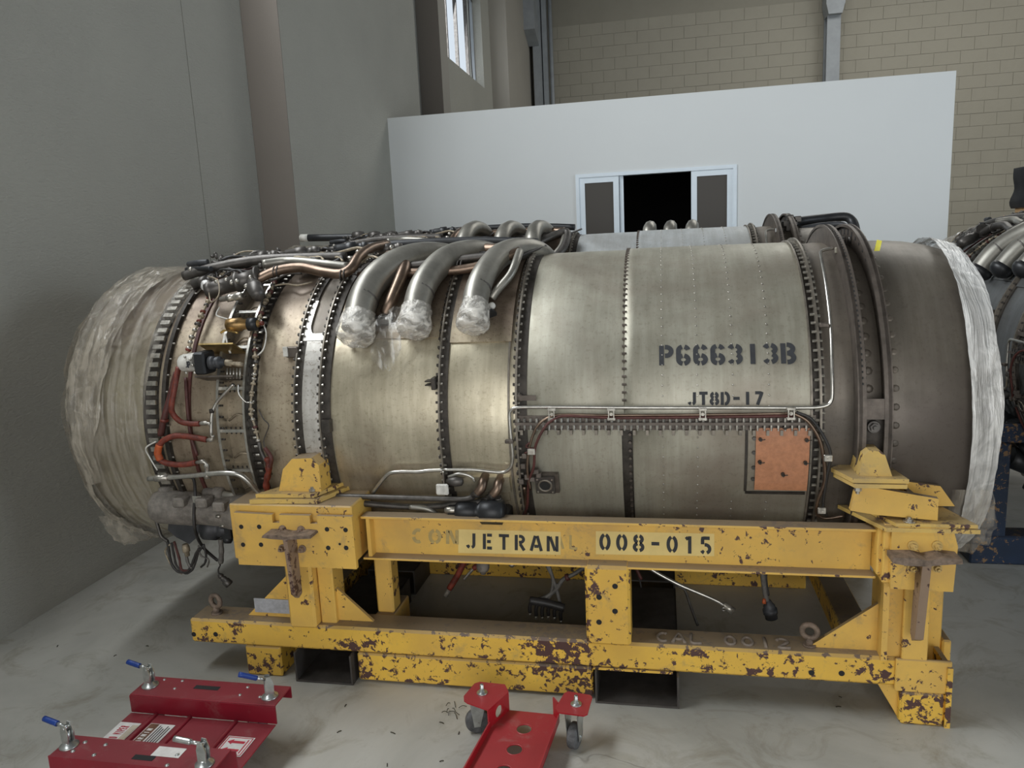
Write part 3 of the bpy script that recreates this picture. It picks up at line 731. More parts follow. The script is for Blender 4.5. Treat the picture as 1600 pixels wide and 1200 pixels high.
for k in range(5): quadsheet(mb, -1.414+k*.008, -1.4105+k*.008, 1.582+.004*(k % 2), 1.672-.006*(k % 3), .1040)
mb.build('small_print', 'stencil_ink', st); st.location.y = .034
st = quadsheet(MB(), -1.185, -1.105, 1.590, 1.668, .1034).build('sticker', 'label_white', deck)
mb = MB()
for a in ((-1.182, -1.108, 1.593, 1.596), (-1.182, -1.108, 1.662, 1.665), (-1.182, -1.179, 1.593, 1.665), (-1.111, -1.108, 1.593, 1.665)): quadsheet(mb, *a, .1038)
for yb in (1.612, 1.645):                     # two arrows with their bar
    quadsheet(mb, -1.160, -1.124, yb-.005, yb+.005, .1038)
    mb.add([(-1.160, yb-.011, .1038), (-1.160, yb+.011, .1038), (-1.176, yb, .1038)], [(0, 1, 2)])
quadsheet(mb, -1.120, -1.116, 1.601, 1.657, .1038)
mb.build('arrow_print', 'label_red', st); st.location.y = .022; st.location.x = -.004
quadsheet(MB(), -1.298, -1.218, 1.515, 1.552, .1608).build('sticker', 'label_white', fc)
def clamp(x, y, ang, white=False):
    z = .160; a = math.radians(ang); u = Vector((math.cos(a), math.sin(a), 0)); w = Vector((-u.y, u.x, 0))
    b = MB().turned((x, y, z), (0, 0, 1), [(0, .024), (.003, .024), (.0045, .020), (.012, .013), (.014, .010)], 20).build('clamp', 'zinc', dl)
    c = Vector((x, y, z)); m = MB()
    for s in (-1, 1):
        vs = []
        for d in (-.0015, .0015):
            for q, h in ((-.011, .008), (.011, .008), (.013, .040), (.006, .064), (-.006, .066), (-.012, .045)):
                vs.append(c+w*(s*.009+d)+u*q+Vector((0, 0, h)))
        m.add(vs, [tuple(range(6)), tuple(range(11, 5, -1))]+[(i, (i+1) % 6, 6+(i+1) % 6, 6+i) for i in range(6)])
    m.rod(c+w*-.012+Vector((0, 0, .054)), c+w*.012+Vector((0, 0, .054)), .005).rod(c+Vector((0, 0, .01)), c+Vector((0, 0, .045)), .007)
    m.build('clamp_cheek', 'zinc', b)
    e = c-u*.010+Vector((0, 0, .056)); t = c-u*.075+Vector((0, 0, .066 if ang != 40 else .095))
    MB().rod(e+u*.004, e*.65+t*.35, .005).build('lever', 'zinc', b)
    MB().tube([e*.7+t*.3, e*.5+t*.5, t], .0075, 10, 3).build('grip', 'zinc' if white else 'blue_handle', b)['label'] = 'bare metal grip' if white else 'blue plastic grip'
clamp(-1.512, 1.806, -8); clamp(-1.118, 1.797, 40); clamp(-1.545, 1.523, -8); clamp(-1.137, 1.505, 2, True)
def caster(root, x, y, ztop, ang, r=.038, wd=.013, tilt=0):
    a = math.radians(ang); u = Vector((math.cos(a), math.sin(a), 0)); w = Vector((-u.y, u.x, 0)); c = Vector((x, y, r))+u*.018
    f = MB().turned((x, y, ztop-.012), (0, 0, 1), [(0, .018), (.006, .024), (.012, .024)], 16)
    for s in (-1, 1):
        vs = []
        for d in (-.0012, .0012):
            for q, h in ((-.028, ztop-.008-r), (.022, ztop-.008-r), (.012, -.010), (-.006, -.010)):
                vs.append(c+w*(s*(wd+.004)+d)+u*q+Vector((0, 0, h)))
        f.add(vs, [(0, 1, 2, 3), (7, 6, 5, 4)]+[(i, (i+1) % 4, 4+(i+1) % 4, 4+i) for i in range(4)])
    f.rod(c-w*(wd+.008), c+w*(wd+.008), .005)
    o = f.build('caster_fork', 'zinc', root)
    MB().turned(c-w*wd, w, [(0, r*.55), (.0005, r*.8), (.003, r*.97), (.006, r), (2*wd-.006, r), (2*wd-.003, r*.97), (2*wd-.0005, r*.8), (2*wd, r*.55)], 28).build('wheel', 'rubber', o)
for x, y in ((-1.50, 1.815), (-1.17, 1.825), (-1.50, 1.515), (-1.18, 1.525)): caster(dl, x, y, .156, 175, .034, .011)
# second dolly: a single arm with two ears
d2 = thing('caster_dolly', (-.42, 1.75, 0), 'bright red flat arm dolly with round holes and two casters, at bottom centre', 'dolly')
zz = .062
A = [onZ(px, py, zz)[:2] for px, py in ((768, 1140), (797, 1110), (866, 1118), (888, 1120), (800, 1290), (690, 1290))]
pan = [(-.492, 1.868), (-.452, 1.962), (-.318, 1.957), (-.300, 1.930), (-.345, 1.44), (-.545, 1.44)]
import bmesh
def plate_with_holes(poly, holes, z0, z1, name, mat, par, rseg=24, fn=lambda p: p):
    """flat plate with real round holes: triangulated with the holes as inner loops"""
    bm = bmesh.new(); edges = []
    def loop(pts):
        vs = [bm.verts.new((p[0], p[1], z0)) for p in pts]
        for i in range(len(vs)): edges.append(bm.edges.new((vs[i], vs[(i+1) % len(vs)])))
    loop(poly)
    for (cx, cy, r) in holes: loop([(cx+r*math.cos(2*math.pi*k/rseg), cy+r*math.sin(2*math.pi*k/rseg)) for k in range(rseg)])
    bmesh.ops.triangle_fill(bm, use_beauty=True, use_dissolve=False, edges=edges)
    keep = bm.faces[:]
    for f in keep:
        c = f.calc_center_median()
        if any((c.x-h[0])**2+(c.y-h[1])**2 < (h[2]*.98)**2 and all((v.co.x-h[0])**2+(v.co.y-h[1])**2 < (h[2]*1.02)**2 for v in f.verts) for h in holes): bm.faces.remove(f)
    ret = bmesh.ops.extrude_face_region(bm, geom=bm.faces[:])
    for g in ret['geom']:
        if isinstance(g, bmesh.types.BMVert): g.co.z = z1
    bmesh.ops.recalc_face_normals(bm, faces=bm.faces)
    mb = MB(); bm.verts.ensure_lookup_table(); bm.verts.index_update()
    mb.add([fn(tuple(v.co)) for v in bm.verts], [tuple(v.index for v in f.verts) for f in bm.faces]); bm.free()
    return mb.build(name, mat, par)
h = [onZ(819, 1139, zz), onZ(804, 1171, zz), onZ(787, 1204, zz), onZ(768, 1243, zz)]
plate_with_holes(pan, [(q[0], q[1], .0225) for q in h], zz-.004, zz, 'arm_plate', 'red_bright', d2)
for k in range(1):      # rolled collars round the holes
    for q in h[:3]: MB().ringtorus((q[0], q[1], zz-.001), (0, 0, 1), .0225, .0022, 28, 6).build('hole_collar', 'red_bright', d2)
def wallstrip(p, q, z0, z1, z2, t, name, hole=None):
    p = Vector((*p, 0)); q = Vector((*q, 0)); d = (q-p).normalized(); nrm = Vector((-d.y, d.x, 0))*t; vs = []
    for s in (0, 1):
        for (b, za, zb) in ((p, z0, z1), (q, z0, z2)):
            vs += [b+nrm*s+Vector((0, 0, za)), b+nrm*s+Vector((0, 0, zb))]
    return MB().add(vs, [(0, 2, 3, 1), (4, 5, 7, 6), (0, 1, 5, 4), (2, 6, 7, 3), (1, 3, 7, 5), (0, 4, 6, 2)]).build(name, 'red_bright', d2)
wallstrip((-.545, 1.44), (-.492, 1.868), zz-.004, zz+.022, zz+.022, -.004, 'side_flange')
wallstrip((-.345, 1.44), (-.300, 1.930), zz-.004, zz+.020, zz+.020, .004, 'side_flange')
# ear on the left: a rising web with a hole, then the flat top that takes the caster
L_ = math.hypot(.040, .094); w1 = plate_with_holes([(0, zz-.004), (L_, zz-.004), (L_, .118), (0, .118)], [(L_*.5, .088, .017)], 0, .004, 'ear_web', 'red_bright', d2, 20, lambda p: (-.492+.040*p[0]/L_-p[2]*.92, 1.868+.094*p[0]/L_+p[2]*.39, p[1]))
MB().prism([(-.572, 1.905), (-.578, 1.925), (-.562, 1.992), (-.548, 2.003), (-.470, 1.998), (-.452, 1.962), (-.492, 1.868), (-.560, 1.895)], 'z', .117, .121).build('ear_plate', 'red_bright', d2)
wallstrip((-.300, 1.930), (-.318, 1.957), zz-.004, .118, .118, .004, 'ear_web')
MB().prism([(-.305, 1.905), (-.290, 1.975), (-.280, 1.985), (-.215, 1.975), (-.208, 1.965), (-.214, 1.885), (-.224, 1.876), (-.295, 1.882)], 'z', .117, .121).build('ear_plate', 'red_bright', d2)
for x, y, a in ((-.528, 1.947, 200), (-.250, 1.925, 255)):
    MB().turned((x, y, .121), (0, 0, 1), [(0, .016), (.0025, .016), (.003, .009), (.009, .009), (.010, .0055), (.026, .0055), (.028, .004)], 14).build('caster_bolt', 'zinc', d2)
    caster(d2, x, y, .117, a, .036, .014)
# third support wheel out of frame keeps the arm level
caster(d2, -.45, 1.50, zz-.004, 90, .025, .010)
# litter on the floor: a dry twig and scraps
tw = MB()
rnd = random.Random(4)
c = onZ(703, 1110, 0)
for k in range(9):
    a = rnd.uniform(0, 6.28); l = rnd.uniform(.015, .04); x, y = c[0]+rnd.uniform(-.03, .03), c[1]+rnd.uniform(-.02, .02)
    tw.tube([(x, y, .003), (x+l*math.cos(a)*.5, y+l*math.sin(a)*.5, .008), (x+l*math.cos(a), y+l*math.sin(a), .003)], .0011, 5, 3)
tag(tw.build('dry_twig', 'debris'), 'small dry dark twig on the concrete between the two red dollies', 'twig')
sc = MB()
for px, py in ((690, 1000+130), (614, 1146), (717, 1146), (605, 1196), (690, 1190), (1313, 1090), (1310, 1105), (530, 1144), (540, 1103), (230, 1010), (180, 1025), (90, 1010)):
    p = onZ(px, py, 0); a = rnd.uniform(0, 3.14); l = rnd.uniform(.004, .010)
    sc.tube([(p[0]-l*math.cos(a), p[1]-l*math.sin(a), .0015), (p[0], p[1], .003), (p[0]+l*math.cos(a), p[1]+l*math.sin(a), .0015)], .0014, 4, 2)
o = tag(sc.build('floor_litter', 'debris'), 'tiny dark scraps scattered over the grey concrete floor', 'litter'); o['kind'] = 'stuff'
# cardboard boxes and a cloth at the far right
def carton(px0, px1, py0, py1, y, d, label, mat='cardboard'):
    a = onY(px0, py0, y); b = onY(px1, py1, y)
    o = MB().box(a[0], b[0], y, y+d, b[2], a[2], .004)
    return a, b, o
cr = thing('crate_stack', (2.95, 6.3, 0), 'plain crates behind the right-hand engine that carry the cardboard boxes', 'crates')
zb = onY(1590, 347, 6.1)[2]
MB().box(onY(1562, 340, 6.7)[0], 4.0, 6.1, 6.9, 0, zb/2-.005, .01).build('crate', 'cardboard', cr); MB().box(onY(1562, 340, 6.7)[0]+.01, 3.98, 6.11, 6.88, zb/2, zb-.002, .01).build('crate', 'cardboard', cr)
a = (onY(1586, 322, 6.6)[0], 0, onY(1586, 322, 6.2)[2]); tag(MB().box(a[0], a[0]+.5, 6.2, 6.6, zb, a[2], .004).build('cardboard_box', 'cardboard'), 'larger cardboard box at the right edge, under the black cloth', 'box')
a2 = (onY(1567, 336, 6.5)[0], 0, onY(1568, 336, 6.2)[2]); tag(MB().box(a2[0], a[0]-.008, 6.2, 6.5, zb, a2[2], .003).build('cardboard_box', 'cardboard'), 'small flat cardboard box left of the larger one', 'box')
cl = MB(); nu, nv = 14, 12; vs = []
for j in range(nv+1):
    for i in range(nu+1):
        u, v_ = i/nu, j/nv; t = math.sin(u*math.pi)
        vs.append((a[0]-.02+u*.42-.02*(1-v_)*math.sin(v_*9), 6.30-.07*t+.02*math.sin(u*17+v_*3), a[2]-.01+v_*.30-(.04*u*u if v_ > .9 else 0)))
cl.add(vs, [(j*(nu+1)+i, j*(nu+1)+i+1, (j+1)*(nu+1)+i+1, (j+1)*(nu+1)+i) for j in range(nv) for i in range(nu)], True)
b0 = len(cl.v); cl.add([(x, 6.62-(y-6.30)*.5, z) for x, y, z in vs], [(j*(nu+1)+i+1, j*(nu+1)+i, (j+1)*(nu+1)+i, (j+1)*(nu+1)+i+1) for j in range(nv) for i in range(nu)], True)
top = [nv*(nu+1)+i for i in range(nu+1)]
for i in range(nu): cl.f.append((top[i], top[i+1], b0+top[i+1], b0+top[i])); cl.sm.append(True)
for j in range(nv):
    for i in (0, nu):
        p, q = j*(nu+1)+i, (j+1)*(nu+1)+i; cl.f.append((p, q, b0+q, b0+p)); cl.sm.append(True)
tag(cl.build('black_cloth', 'black_cloth'), 'black cloth draped bundle on top of the larger cardboard box', 'cloth')
# ================================================================== JET ENGINE
eng = thing('jet_engine', (-.57, YC, .315), 'large grey-beige jet engine in the foreground, stencilled with a black number, on the yellow stand', 'jet engine')
def EB(mb, nm, mat, par=eng, **k): return mb.build(nm, mat, par, **k)
rn = random.Random(11)
XI = -2.0
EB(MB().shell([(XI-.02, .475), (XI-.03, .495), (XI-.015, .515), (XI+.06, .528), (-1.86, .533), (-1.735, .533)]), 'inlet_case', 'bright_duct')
EB(MB().shell([(XI-.02, .475), (XI+.10, .465), (XI+.22, .46)]).shell([(XI+.22, .46), (XI+.22, .18)]), 'inlet_duct', 'dark_steel')
EB(MB().turned((XI-.02, YC, ZC), (1, 0, 0), [(0, .01), (.02, .06), (.10, .13), (.24, .18)], 32), 'nose_cone', 'dark_steel')
for k in range(20):
    a = 18*k; m = MB(); m.add([E(XI+.15, a, .17), E(XI+.19, a+1, .17), E(XI+.20, a+5, .46), E(XI+.13, a+4, .46), E(XI+.155, a+.6, .17), E(XI+.195, a+1.6, .17), E(XI+.205, a+5.6, .46), E(XI+.135, a+4.6, .46)],
        [(0, 1, 2, 3), (7, 6, 5, 4), (0, 4, 5, 1), (2, 6, 7, 3), (1, 5, 6, 2), (0, 3, 7, 4)]); EB(m, 'guide_vane', 'dark_steel')
# row of clips on the inlet flange
x0 = XA(229); x1 = XA(247)
EB(MB().shell([(x0-.012, .533), (x0, .526), (x1, .526), (x1+.008, .530)]), 'clip_channel', 'dark_flange')
m = MB()
for k in range(104):
    a = -180+k*360/104; m.patch(x0+.003, x1-.006, a, a+1.7, .527, .539, na=1)
EB(m, 'flange_clips', 'bolt_steel', kind='stuff')
def bolts_ring(x, r, n, br, l, both=True, a0=-180, a1=180, end='bolt_steel', jig=0):
    m = MB()
    for k in range(n):
        a = a0+(a1-a0)*(k+.5)/n
        p = Vector(E(x, a, r))
        m.rod(p-Vector((l if both else 0, 0, 0)), p+Vector((l, 0, 0)), br, n=6, smooth=False)
    return m
def flange(px, n=118, h=.020, w=.005, gap=.026, name='flange', edge='flange_edge', dark='dark_flange', X=None, rb=RC, bl=.011, br=.0042):
    x = XA(px) if X is None else X
    f = EB(MB().band(x-w/2, x+w/2, rb-.01, rb+h), name, edge)
    EB(MB().band(x+w/2, x+gap, rb-.012, rb+.0030), 'joint_band', dark, f)
    EB(bolts_ring(x, rb+h*.58, n, br, bl), 'flange_bolts', 'bolt_steel', f, kind='stuff')
    m = MB()
    for k in range(n//1):
        a = -180+360*(k+.5)/n; m.patch(x-.010, x-w/2, a-.42, a+.42, rb+.002, rb+h*.9, na=1)
    EB(m, 'flange_lugs', 'dark_flange', f, kind='stuff')
    return f
# fan case
xa, xb = XA(252), XA(344)
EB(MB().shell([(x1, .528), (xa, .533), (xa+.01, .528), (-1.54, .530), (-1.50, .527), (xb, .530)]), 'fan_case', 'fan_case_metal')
EB(MB().band(XA(256), XA(262), .525, .545), 'case_rail', 'dark_flange')
EB(bolts_ring(XA(259)+.008, .541, 60, .0032, .007, True), 'rail_rivets', 'bolt_steel', kind='stuff')
EB(MB().band(XA(293), XA(298), .527, .536), 'hoop_tube', 'maroon_sleeve')
# vane ring: recessed bays between two flanges
xc, xd = XA(345), XA(385)
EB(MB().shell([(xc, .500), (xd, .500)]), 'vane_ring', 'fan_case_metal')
f = EB(MB().band(xc-.006, xc+.003, .50, .552).band(xd-.004, xd+.004, .50, .552), 'ring_flange', 'bright_tube')
EB(bolts_ring(xc+.006, .543, 90, .004, .008), 'flange_bolts', 'dark_flange', f, kind='stuff')
for k in range(24):
    a = -179+15*k
    b = EB(MB().patch(xc, xd, a-.55, a+.55, .50, .542, na=2), 'bay_rib', 'bright_tube')
    if -60 < a < 95:
        EB(MB().tube([E(xc+.01, a+3, .503), E((xc+xd)/2, a+5.5, .512), E(xd-.01, a+4, .503)], .0035, 6, 4), 'bay_bead', 'fan_case_metal')
        m = MB()
        for q in range(4): m.rod(E(xc+.016+q*.017, a-1.3, .532), E(xc+.016+q*.017, a+1.3, .532), .0028, n=6, smooth=False)
        EB(m, 'rib_bolts', 'dark_flange', b, kind='stuff')
EB(MB().band(xd+.004, XA(402), .505, .526), 'joint_band', 'dark_flange')
EB(bolts_ring(XA(393), .534, 112, .0046, .013, False), 'case_bolts', 'bolt_steel', kind='stuff')
m = MB()
for k in range(112):
    a = -180+360*(k+.5)/112
    m.patch(XA(388), XA(400), a-.5, a+.5, .52, .536, na=1)
EB(m, 'case_lugs', 'dark_flange', kind='stuff')
# intermediate case and bright bolted ring
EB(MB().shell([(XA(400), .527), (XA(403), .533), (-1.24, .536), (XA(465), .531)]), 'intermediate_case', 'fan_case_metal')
flange(463, 118, .016, .004, .022)
xs0, xs1 = XA(466)+.010, XA(503)
EB(MB().shell([(xs0-.02, .530), (xs1, .530)]), 'ring_base', 'brown_duct')
EB(MB().patch(xs0-.012, xs1+.004, -170, 36, .531, .537, na=60), 'ring_panel', 'silver_ring')
xm = (xs0+xs1)/2+.002                                # forked top of the bright panel round a U notch
XL, XR, RN = xs0-.012, xs1+.004, .030
lf, rg = [], []
for i in range(23):
    a = 33+i*.8; t = (a-35)/(math.degrees(RN/.538)*1.5)
    wd = 0 if t <= 0 else RN*math.sqrt(max(0, 1-(1-min(t, 1))**2))
    tp = max(0, (a-44)/7); ll = XL+.010*tp**2; rl_ = XR-.004*tp**2
    lf.append((ll, max(ll+.003, xm-wd-.002*0+.012*tp*0))); rg.append((min(xm+wd, rl_-.003), rl_))
for st_ in (lf, rg):
    m = MB(); vs = []
    for h in (.5325, .5385):
        for i, (p_, q_) in enumerate(st_): vs += [E(p_, 33+i*.8, h), E(q_, 33+i*.8, h)]
    K = 2*len(st_); fs = []
    for i in range(len(st_)-1):
        a = 2*i; fs += [(K+a, K+a+1, K+a+3, K+a+2), (a, K+a, K+a+2, a+2), (a+1, a+3, K+a+3, K+a+1)]
    fs.append((K-2, 2*K-2, 2*K-1, K-1))
    m.add(vs, fs); EB(m, 'ring_fork', 'silver_ring')
flange(503, 118, .019, .005, .030)
for a in (-24, 4, 2): pass
for x, a in ((XA(503)+.018, 3), (XA(503)+.018, -23), (XA(463)+.02, -21)):
    EB(MB().patch(x-.012, x+.016, a-2.2, a+2.2, RC, RC+.022, na=3), 'hanger_boss', 'dark_flange')
# small brackets on the fan duct
c = Vector(cyl(452, 549, .55))
b = EB(MB().box(c.x-.012, c.x+.030, c.y-.004, c.y+.02, c.z-.02, c.z+.014, .002), 'bracket', 'brown_flange')
EB(MB().box(c.x-.018, c.x-.002, c.y-.010, c.y-.004, c.z-.016, c.z+.016, .001), 'bracket_tab', 'white_paint', b)
c = Vector(cyl(676, 598, .55))
EB(MB().box(c.x-.022, c.x+.014, c.y-.012, c.y+.02, c.z+.004, c.z+.008).box(c.x-.022, c.x+.014, c.y-.012, c.y+.02, c.z-.008, c.z-.004).box(c.x, c.x+.014, c.y-.02, c.y+.02, c.z-.02, c.z+.018, .002), 'bracket', 'dark_flange')
# long forward ducts
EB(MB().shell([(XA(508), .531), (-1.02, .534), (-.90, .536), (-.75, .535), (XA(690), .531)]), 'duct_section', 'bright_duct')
flange(688, 118, .019, .005, .024)
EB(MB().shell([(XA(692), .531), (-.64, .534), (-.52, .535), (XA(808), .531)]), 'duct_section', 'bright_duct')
flange(808, 122, .021, .006, .030)
EB(MB().band(XA(803)-.02, XA(803)-.014, .52, .539), 'flange', 'flange_edge')
# raised cover plates under the bleed pipes
EB(MB().patch(XA(570), XA(682), 33, 72, .535, .5405, na=12), 'cover_plate', 'fan_case_metal')
EB(MB().patch(XA(700), XA(797), 31, 74, .535, .541, na=12), 'cover_plate', 'fan_case_metal')
EB(MB().patch(XA(700), XA(790), -21, -15, .533, .547, na=6), 'scoop_lip', 'bright_duct')
# bypass duct with the stencilled number: an upper and a lower half
x4, x5, xT = XA(808)+.022, XA(981), XA(1268)
EB(MB().shell([(x4, .531), (x4+.01, .536), (-.25, .537), (x5-.012, .536)], 4, 184, 72), 'upper_duct', 'painted_duct')
up = EB(MB().shell([(x5-.012, .5345), (x5-.008, .5405), (x5+.02, .5405), (.10, .540), (.30, .539), (xT, .538)], 4, 184, 72), 'upper_duct', 'painted_duct')
EB(MB().shell([(x4, .531), (x4+.01, .5355), (-.25, .5365), (x5-.02, .5355)], -176, 4, 72), 'lower_duct', 'painted_duct')
lo = EB(MB().shell([(x5+.012, .5345), (x5+.016, .5395), (.10, .5395), (.30, .539), (xT, .538)], -176, 4, 72), 'lower_duct', 'painted_duct')
EB(MB().shell([(x5-.022, .528), (x5+.016, .528)], -176, 4, 72), 'seam_recess', 'dark_flange')
m = MB()
for k in range(70):
    a = 6+k*2.5; p = Vector(E(x5-.017, a, .539)); m.rod(p, p+Vector((.012, 0, 0)), .0042, n=6, smooth=False)
EB(m, 'seam_bolts', 'brown_flange', up, kind='stuff')
m = MB()
for k in range(60):
    a = 0-k*2.7; m.rod(E(x5+.004, a, .525), E(x5+.004, a, .539), .0045, n=6, smooth=False)
EB(m, 'seam_bolts', 'brown_flange', lo, kind='stuff')
# rows of rivets
def rivets(cols, a0, a1, step, r, par):
    m = MB()
    for x in cols:
        a = a0
        while a < a1:
            p = Vector(E(x, a, r)); d = p-Vector((x, YC, ZC)); m.turned(p, d, [(-.001, .0030), (.0008, .0028), (.0018, .0012)], 6); a += step
    EB(m, 'rivets', 'bolt_steel', par, kind='stuff')
cols = [onY(px, 600, YC-.54)[0] for px in (1035, 1090, 1146, 1203)]
rivets(cols, 9, 150, 3.25, .5400, up); rivets(cols[:2], -80, 1, 3.3, .5395, lo); rivets(cols[2:], -80, -23, 3.3, .5395, lo)
# stencilled lettering
ang = lambda p: math.degrees(math.atan2(p[2]-ZC, YC-p[1]))
def lim(k):
    a, b = ((1030, 571), (1243, 536)) if k == 'a' else ((1075, 633), (1193, 612))
    a, b = cyl(*a, .541), cyl(*b, .541); return a[0], b[0], ang(a), ang(b)
def wrap_text(txt, pa, pb, a_lo, a_hi, r, w, nm):
    xa_, xb_ = pa, pb; adv = .70; s = (xb_-xa_)/((len(txt)-1)*adv+.6); h = math.radians(a_hi-a_lo)*r; m = MB()
    letters(m, txt, adv, lambda u, v: E(xa_+u*s, a_lo+(a_hi-a_lo)*v, r), w, 6, s/h); EB(m, nm, 'stencil_ink', up)
wrap_text('P6663I3B', *lim('a'), .5413, .23, 'lettering')
wrap_text('JT8D-I7', *lim('b'), .5413, .24, 'lettering')
# horizontal split rail with its bolts
rl = MB(); vs = []
x_r0, x_r1 = XA(806), xT+.01
rl.patch(x_r0, x_r1, 3.5, 4.3, .52, .566, na=1).patch(x_r0, x_r1, 1.6, 6.2, .53, .5415, na=3)
ra = EB(rl, 'split_rail', 'brown_flange')
m = MB(); n = 46
for k in range(n):
    x = x_r0+(x_r1-x_r0)*(k+.5)/n
    m.rod(E(x, 2.4, .556), E(x, 5.5, .556), .0042, n=6, smooth=False).rod(E(x, 1.7, .556), E(x, 2.4, .556), .0026, n=6, smooth=False)
EB(m, 'rail_bolts', 'bolt_steel', ra, kind='stuff')
m = MB()
for k in range(n//2):
    x = x_r0+(x_r1-x_r0)*(k+.5)/(n/2); m.patch(x-.004, x+.004, .2, 1.8, .536, .556, na=1)
EB(m, 'rail_lugs', 'flange_edge', ra, kind='stuff')
# orange board over an opening, in its recessed frame
xo0, xo1 = XA(1180), XA(1264)
fr = MB(); xf0 = XA(1166)
a_t, a_b = 2.6, -19.2
fr.patch(xf0-.004, xf0+.003, a_b, 1.5, .538, .5435, na=6).patch(xf0, xT-.01, a_b-1.0, a_b-.2, .538, .5435, na=1)
f = EB(fr, 'access_frame', 'dark_flange')
EB(MB().patch(xf0+.004, xo0+.01, a_b+.3, 1.6, .538, .5415, na=6), 'frame_strip', 'painted_duct', f)
m = MB()
for a in (-1, -5.5, -10.5, -14.5): m.rod(E(xf0+.020, a, .541), E(xf0+.020, a, .548), .0055, n=8, smooth=False)
EB(m, 'frame_bolts', 'dark_steel', f, kind='stuff')
ob = EB(MB().patch(xo0, xo1, -18.2, 2.4, .5455, .549, na=8), 'cover_board', 'orange_board')
m = MB()
for px, py in ((1226, 668), (1188, 686), (1260, 687), (1187, 721), (1258, 722), (1223, 740)):
    p = Vector(cyl(px, py, .549)); d = Vector((0, p.y-YC, p.z-ZC)).normalized(); m.rod(p, p+d*.010, .0055, n=8, smooth=False).rod(p+d*.01, p+d*.018, .0025, n=6).rod(p+d*.012, p+d*.012+Vector((.012, -.004, .003)), .0015, n=5)
EB(m, 'board_bolts', 'dark_flange', ob, kind='stuff')
# small square port with a round bore
p = Vector(cyl(852, 757, .555)); d = Vector((0, p.y-YC, p.z-ZC)).normalized(); up_ = Vector((1, 0, 0)); w_ = d.cross(up_).normalized()
def orient(c, d, u, mbf):          # local box helper: (a along u, b along w, h along d)
    w = d.cross(u).normalized()
    return lambda a, b, h: c+u*a+w*b+d*h
q = orient(p, d, up_, None); m = MB()
def obox(m, q, a0, a1, b0, b1, h0, h1):
    vs = [q(a, b, h) for h in (h0, h1) for b in (b0, b1) for a in (a0, a1)]
    return m.add(vs, [(0, 2, 3, 1), (4, 5, 7, 6), (0, 1, 5, 4), (2, 6, 7, 3), (0, 4, 6, 2), (1, 3, 7, 5)])
obox(m, q, -.030, .042, -.034, .034, -.02, -.004)
pb = EB(m, 'port_box', 'brown_flange')
obox(m := MB(), q, -.030, .030, -.030, .030, -.002, .006); EB(m, 'port_flange', 'dark_steel', pb)
EB(MB().ringtorus(q(0, 0, .006), d, .020, .004, 24, 8), 'port_rim', 'flange_edge', pb)
EB(MB().turned(q(0, 0, .0062), d, [(0, .018), (.0006, .018)], 20), 'port_bore', 'hole_shade', pb)
m = MB()
for a in (-.023, .023):
    for b in (-.023, .023): m.rod(q(a, b, .006), q(a, b, .009), .003, n=6)
EB(m, 'port_bolts', 'bolt_steel', pb, kind='stuff')
# rear flanges
x6 = XA(1272)
EB(MB().band(xT-.004, xT+.001, .52, .545), 'flange', 'flange_edge')
EB(MB().band(xT, x6+.03, .51, .529), 'joint_band', 'dark_flange')
EB(MB().band(x6+.012, x6+.018, .52, .553), 'flange', 'flange_edge')
EB(bolts_ring(x6+.006, .538, 118, .0042, .006), 'flange_bolts', 'bolt_steel', kind='stuff')
EB(bolts_ring(x6+.022, .540, 130, .0046, .006, True), 'flange_bolts', 'bolt_steel', kind='stuff')
x7 = XA(1336); x8 = XA(1383)
EB(MB().shell([(x6+.028, .529), (x7-.03, .533), (x7, .531)]), 'turbine_duct', 'brown_duct')
mr = EB(MB().band(x7-.003, x7+.006, .52, .592).band(x8-.006, x8+.003, .52, .590).band(x7-.006, x7+.016, .583, .592).band(x8-.016, x8+.006, .581, .590), 'mount_ring', 'brown_flange')
EB(MB().shell([(x7, .520), (x8, .520)]), 'mount_channel', 'brown_duct')
m = MB()
for k in range(64):
    a = -180+360*(k+.5)/64
    for x in ((x7+x8)/2, x8+.030): p = Vector(E(x, a, .519 if x < x8 else .529)); m.turned(p, Vector((0, p.y-YC, p.z-ZC)), [(-.006, .017), (.001, .0125), (.0035, .005)], 8)
EB(m, 'channel_dimples', 'brown_duct', mr, kind='stuff')
m = MB()
for k in range(70):
    a = -180+360*(k+.5)/70; m.patch(x7+.0062, x7+.0072, a-.5, a+.5, .556, .574, na=1); m.patch(x8-.0072, x8-.0062, a-.5, a+.5, .556, .574, na=1)
EB(m, 'ring_slots', 'hole_shade', mr, kind='stuff')
m = MB()
for k in range(90):
    a = 15+k*1.6; m.patch(x7+.016, x7+.0168, a-.35, a+.35, .583, .5915, na=1); m.patch(x7+.005, x7+.009, a-.3, a+.3, .5918, .5925, na=1)
EB(m, 'ring_notches', 'hole_shade', mr, kind='stuff')
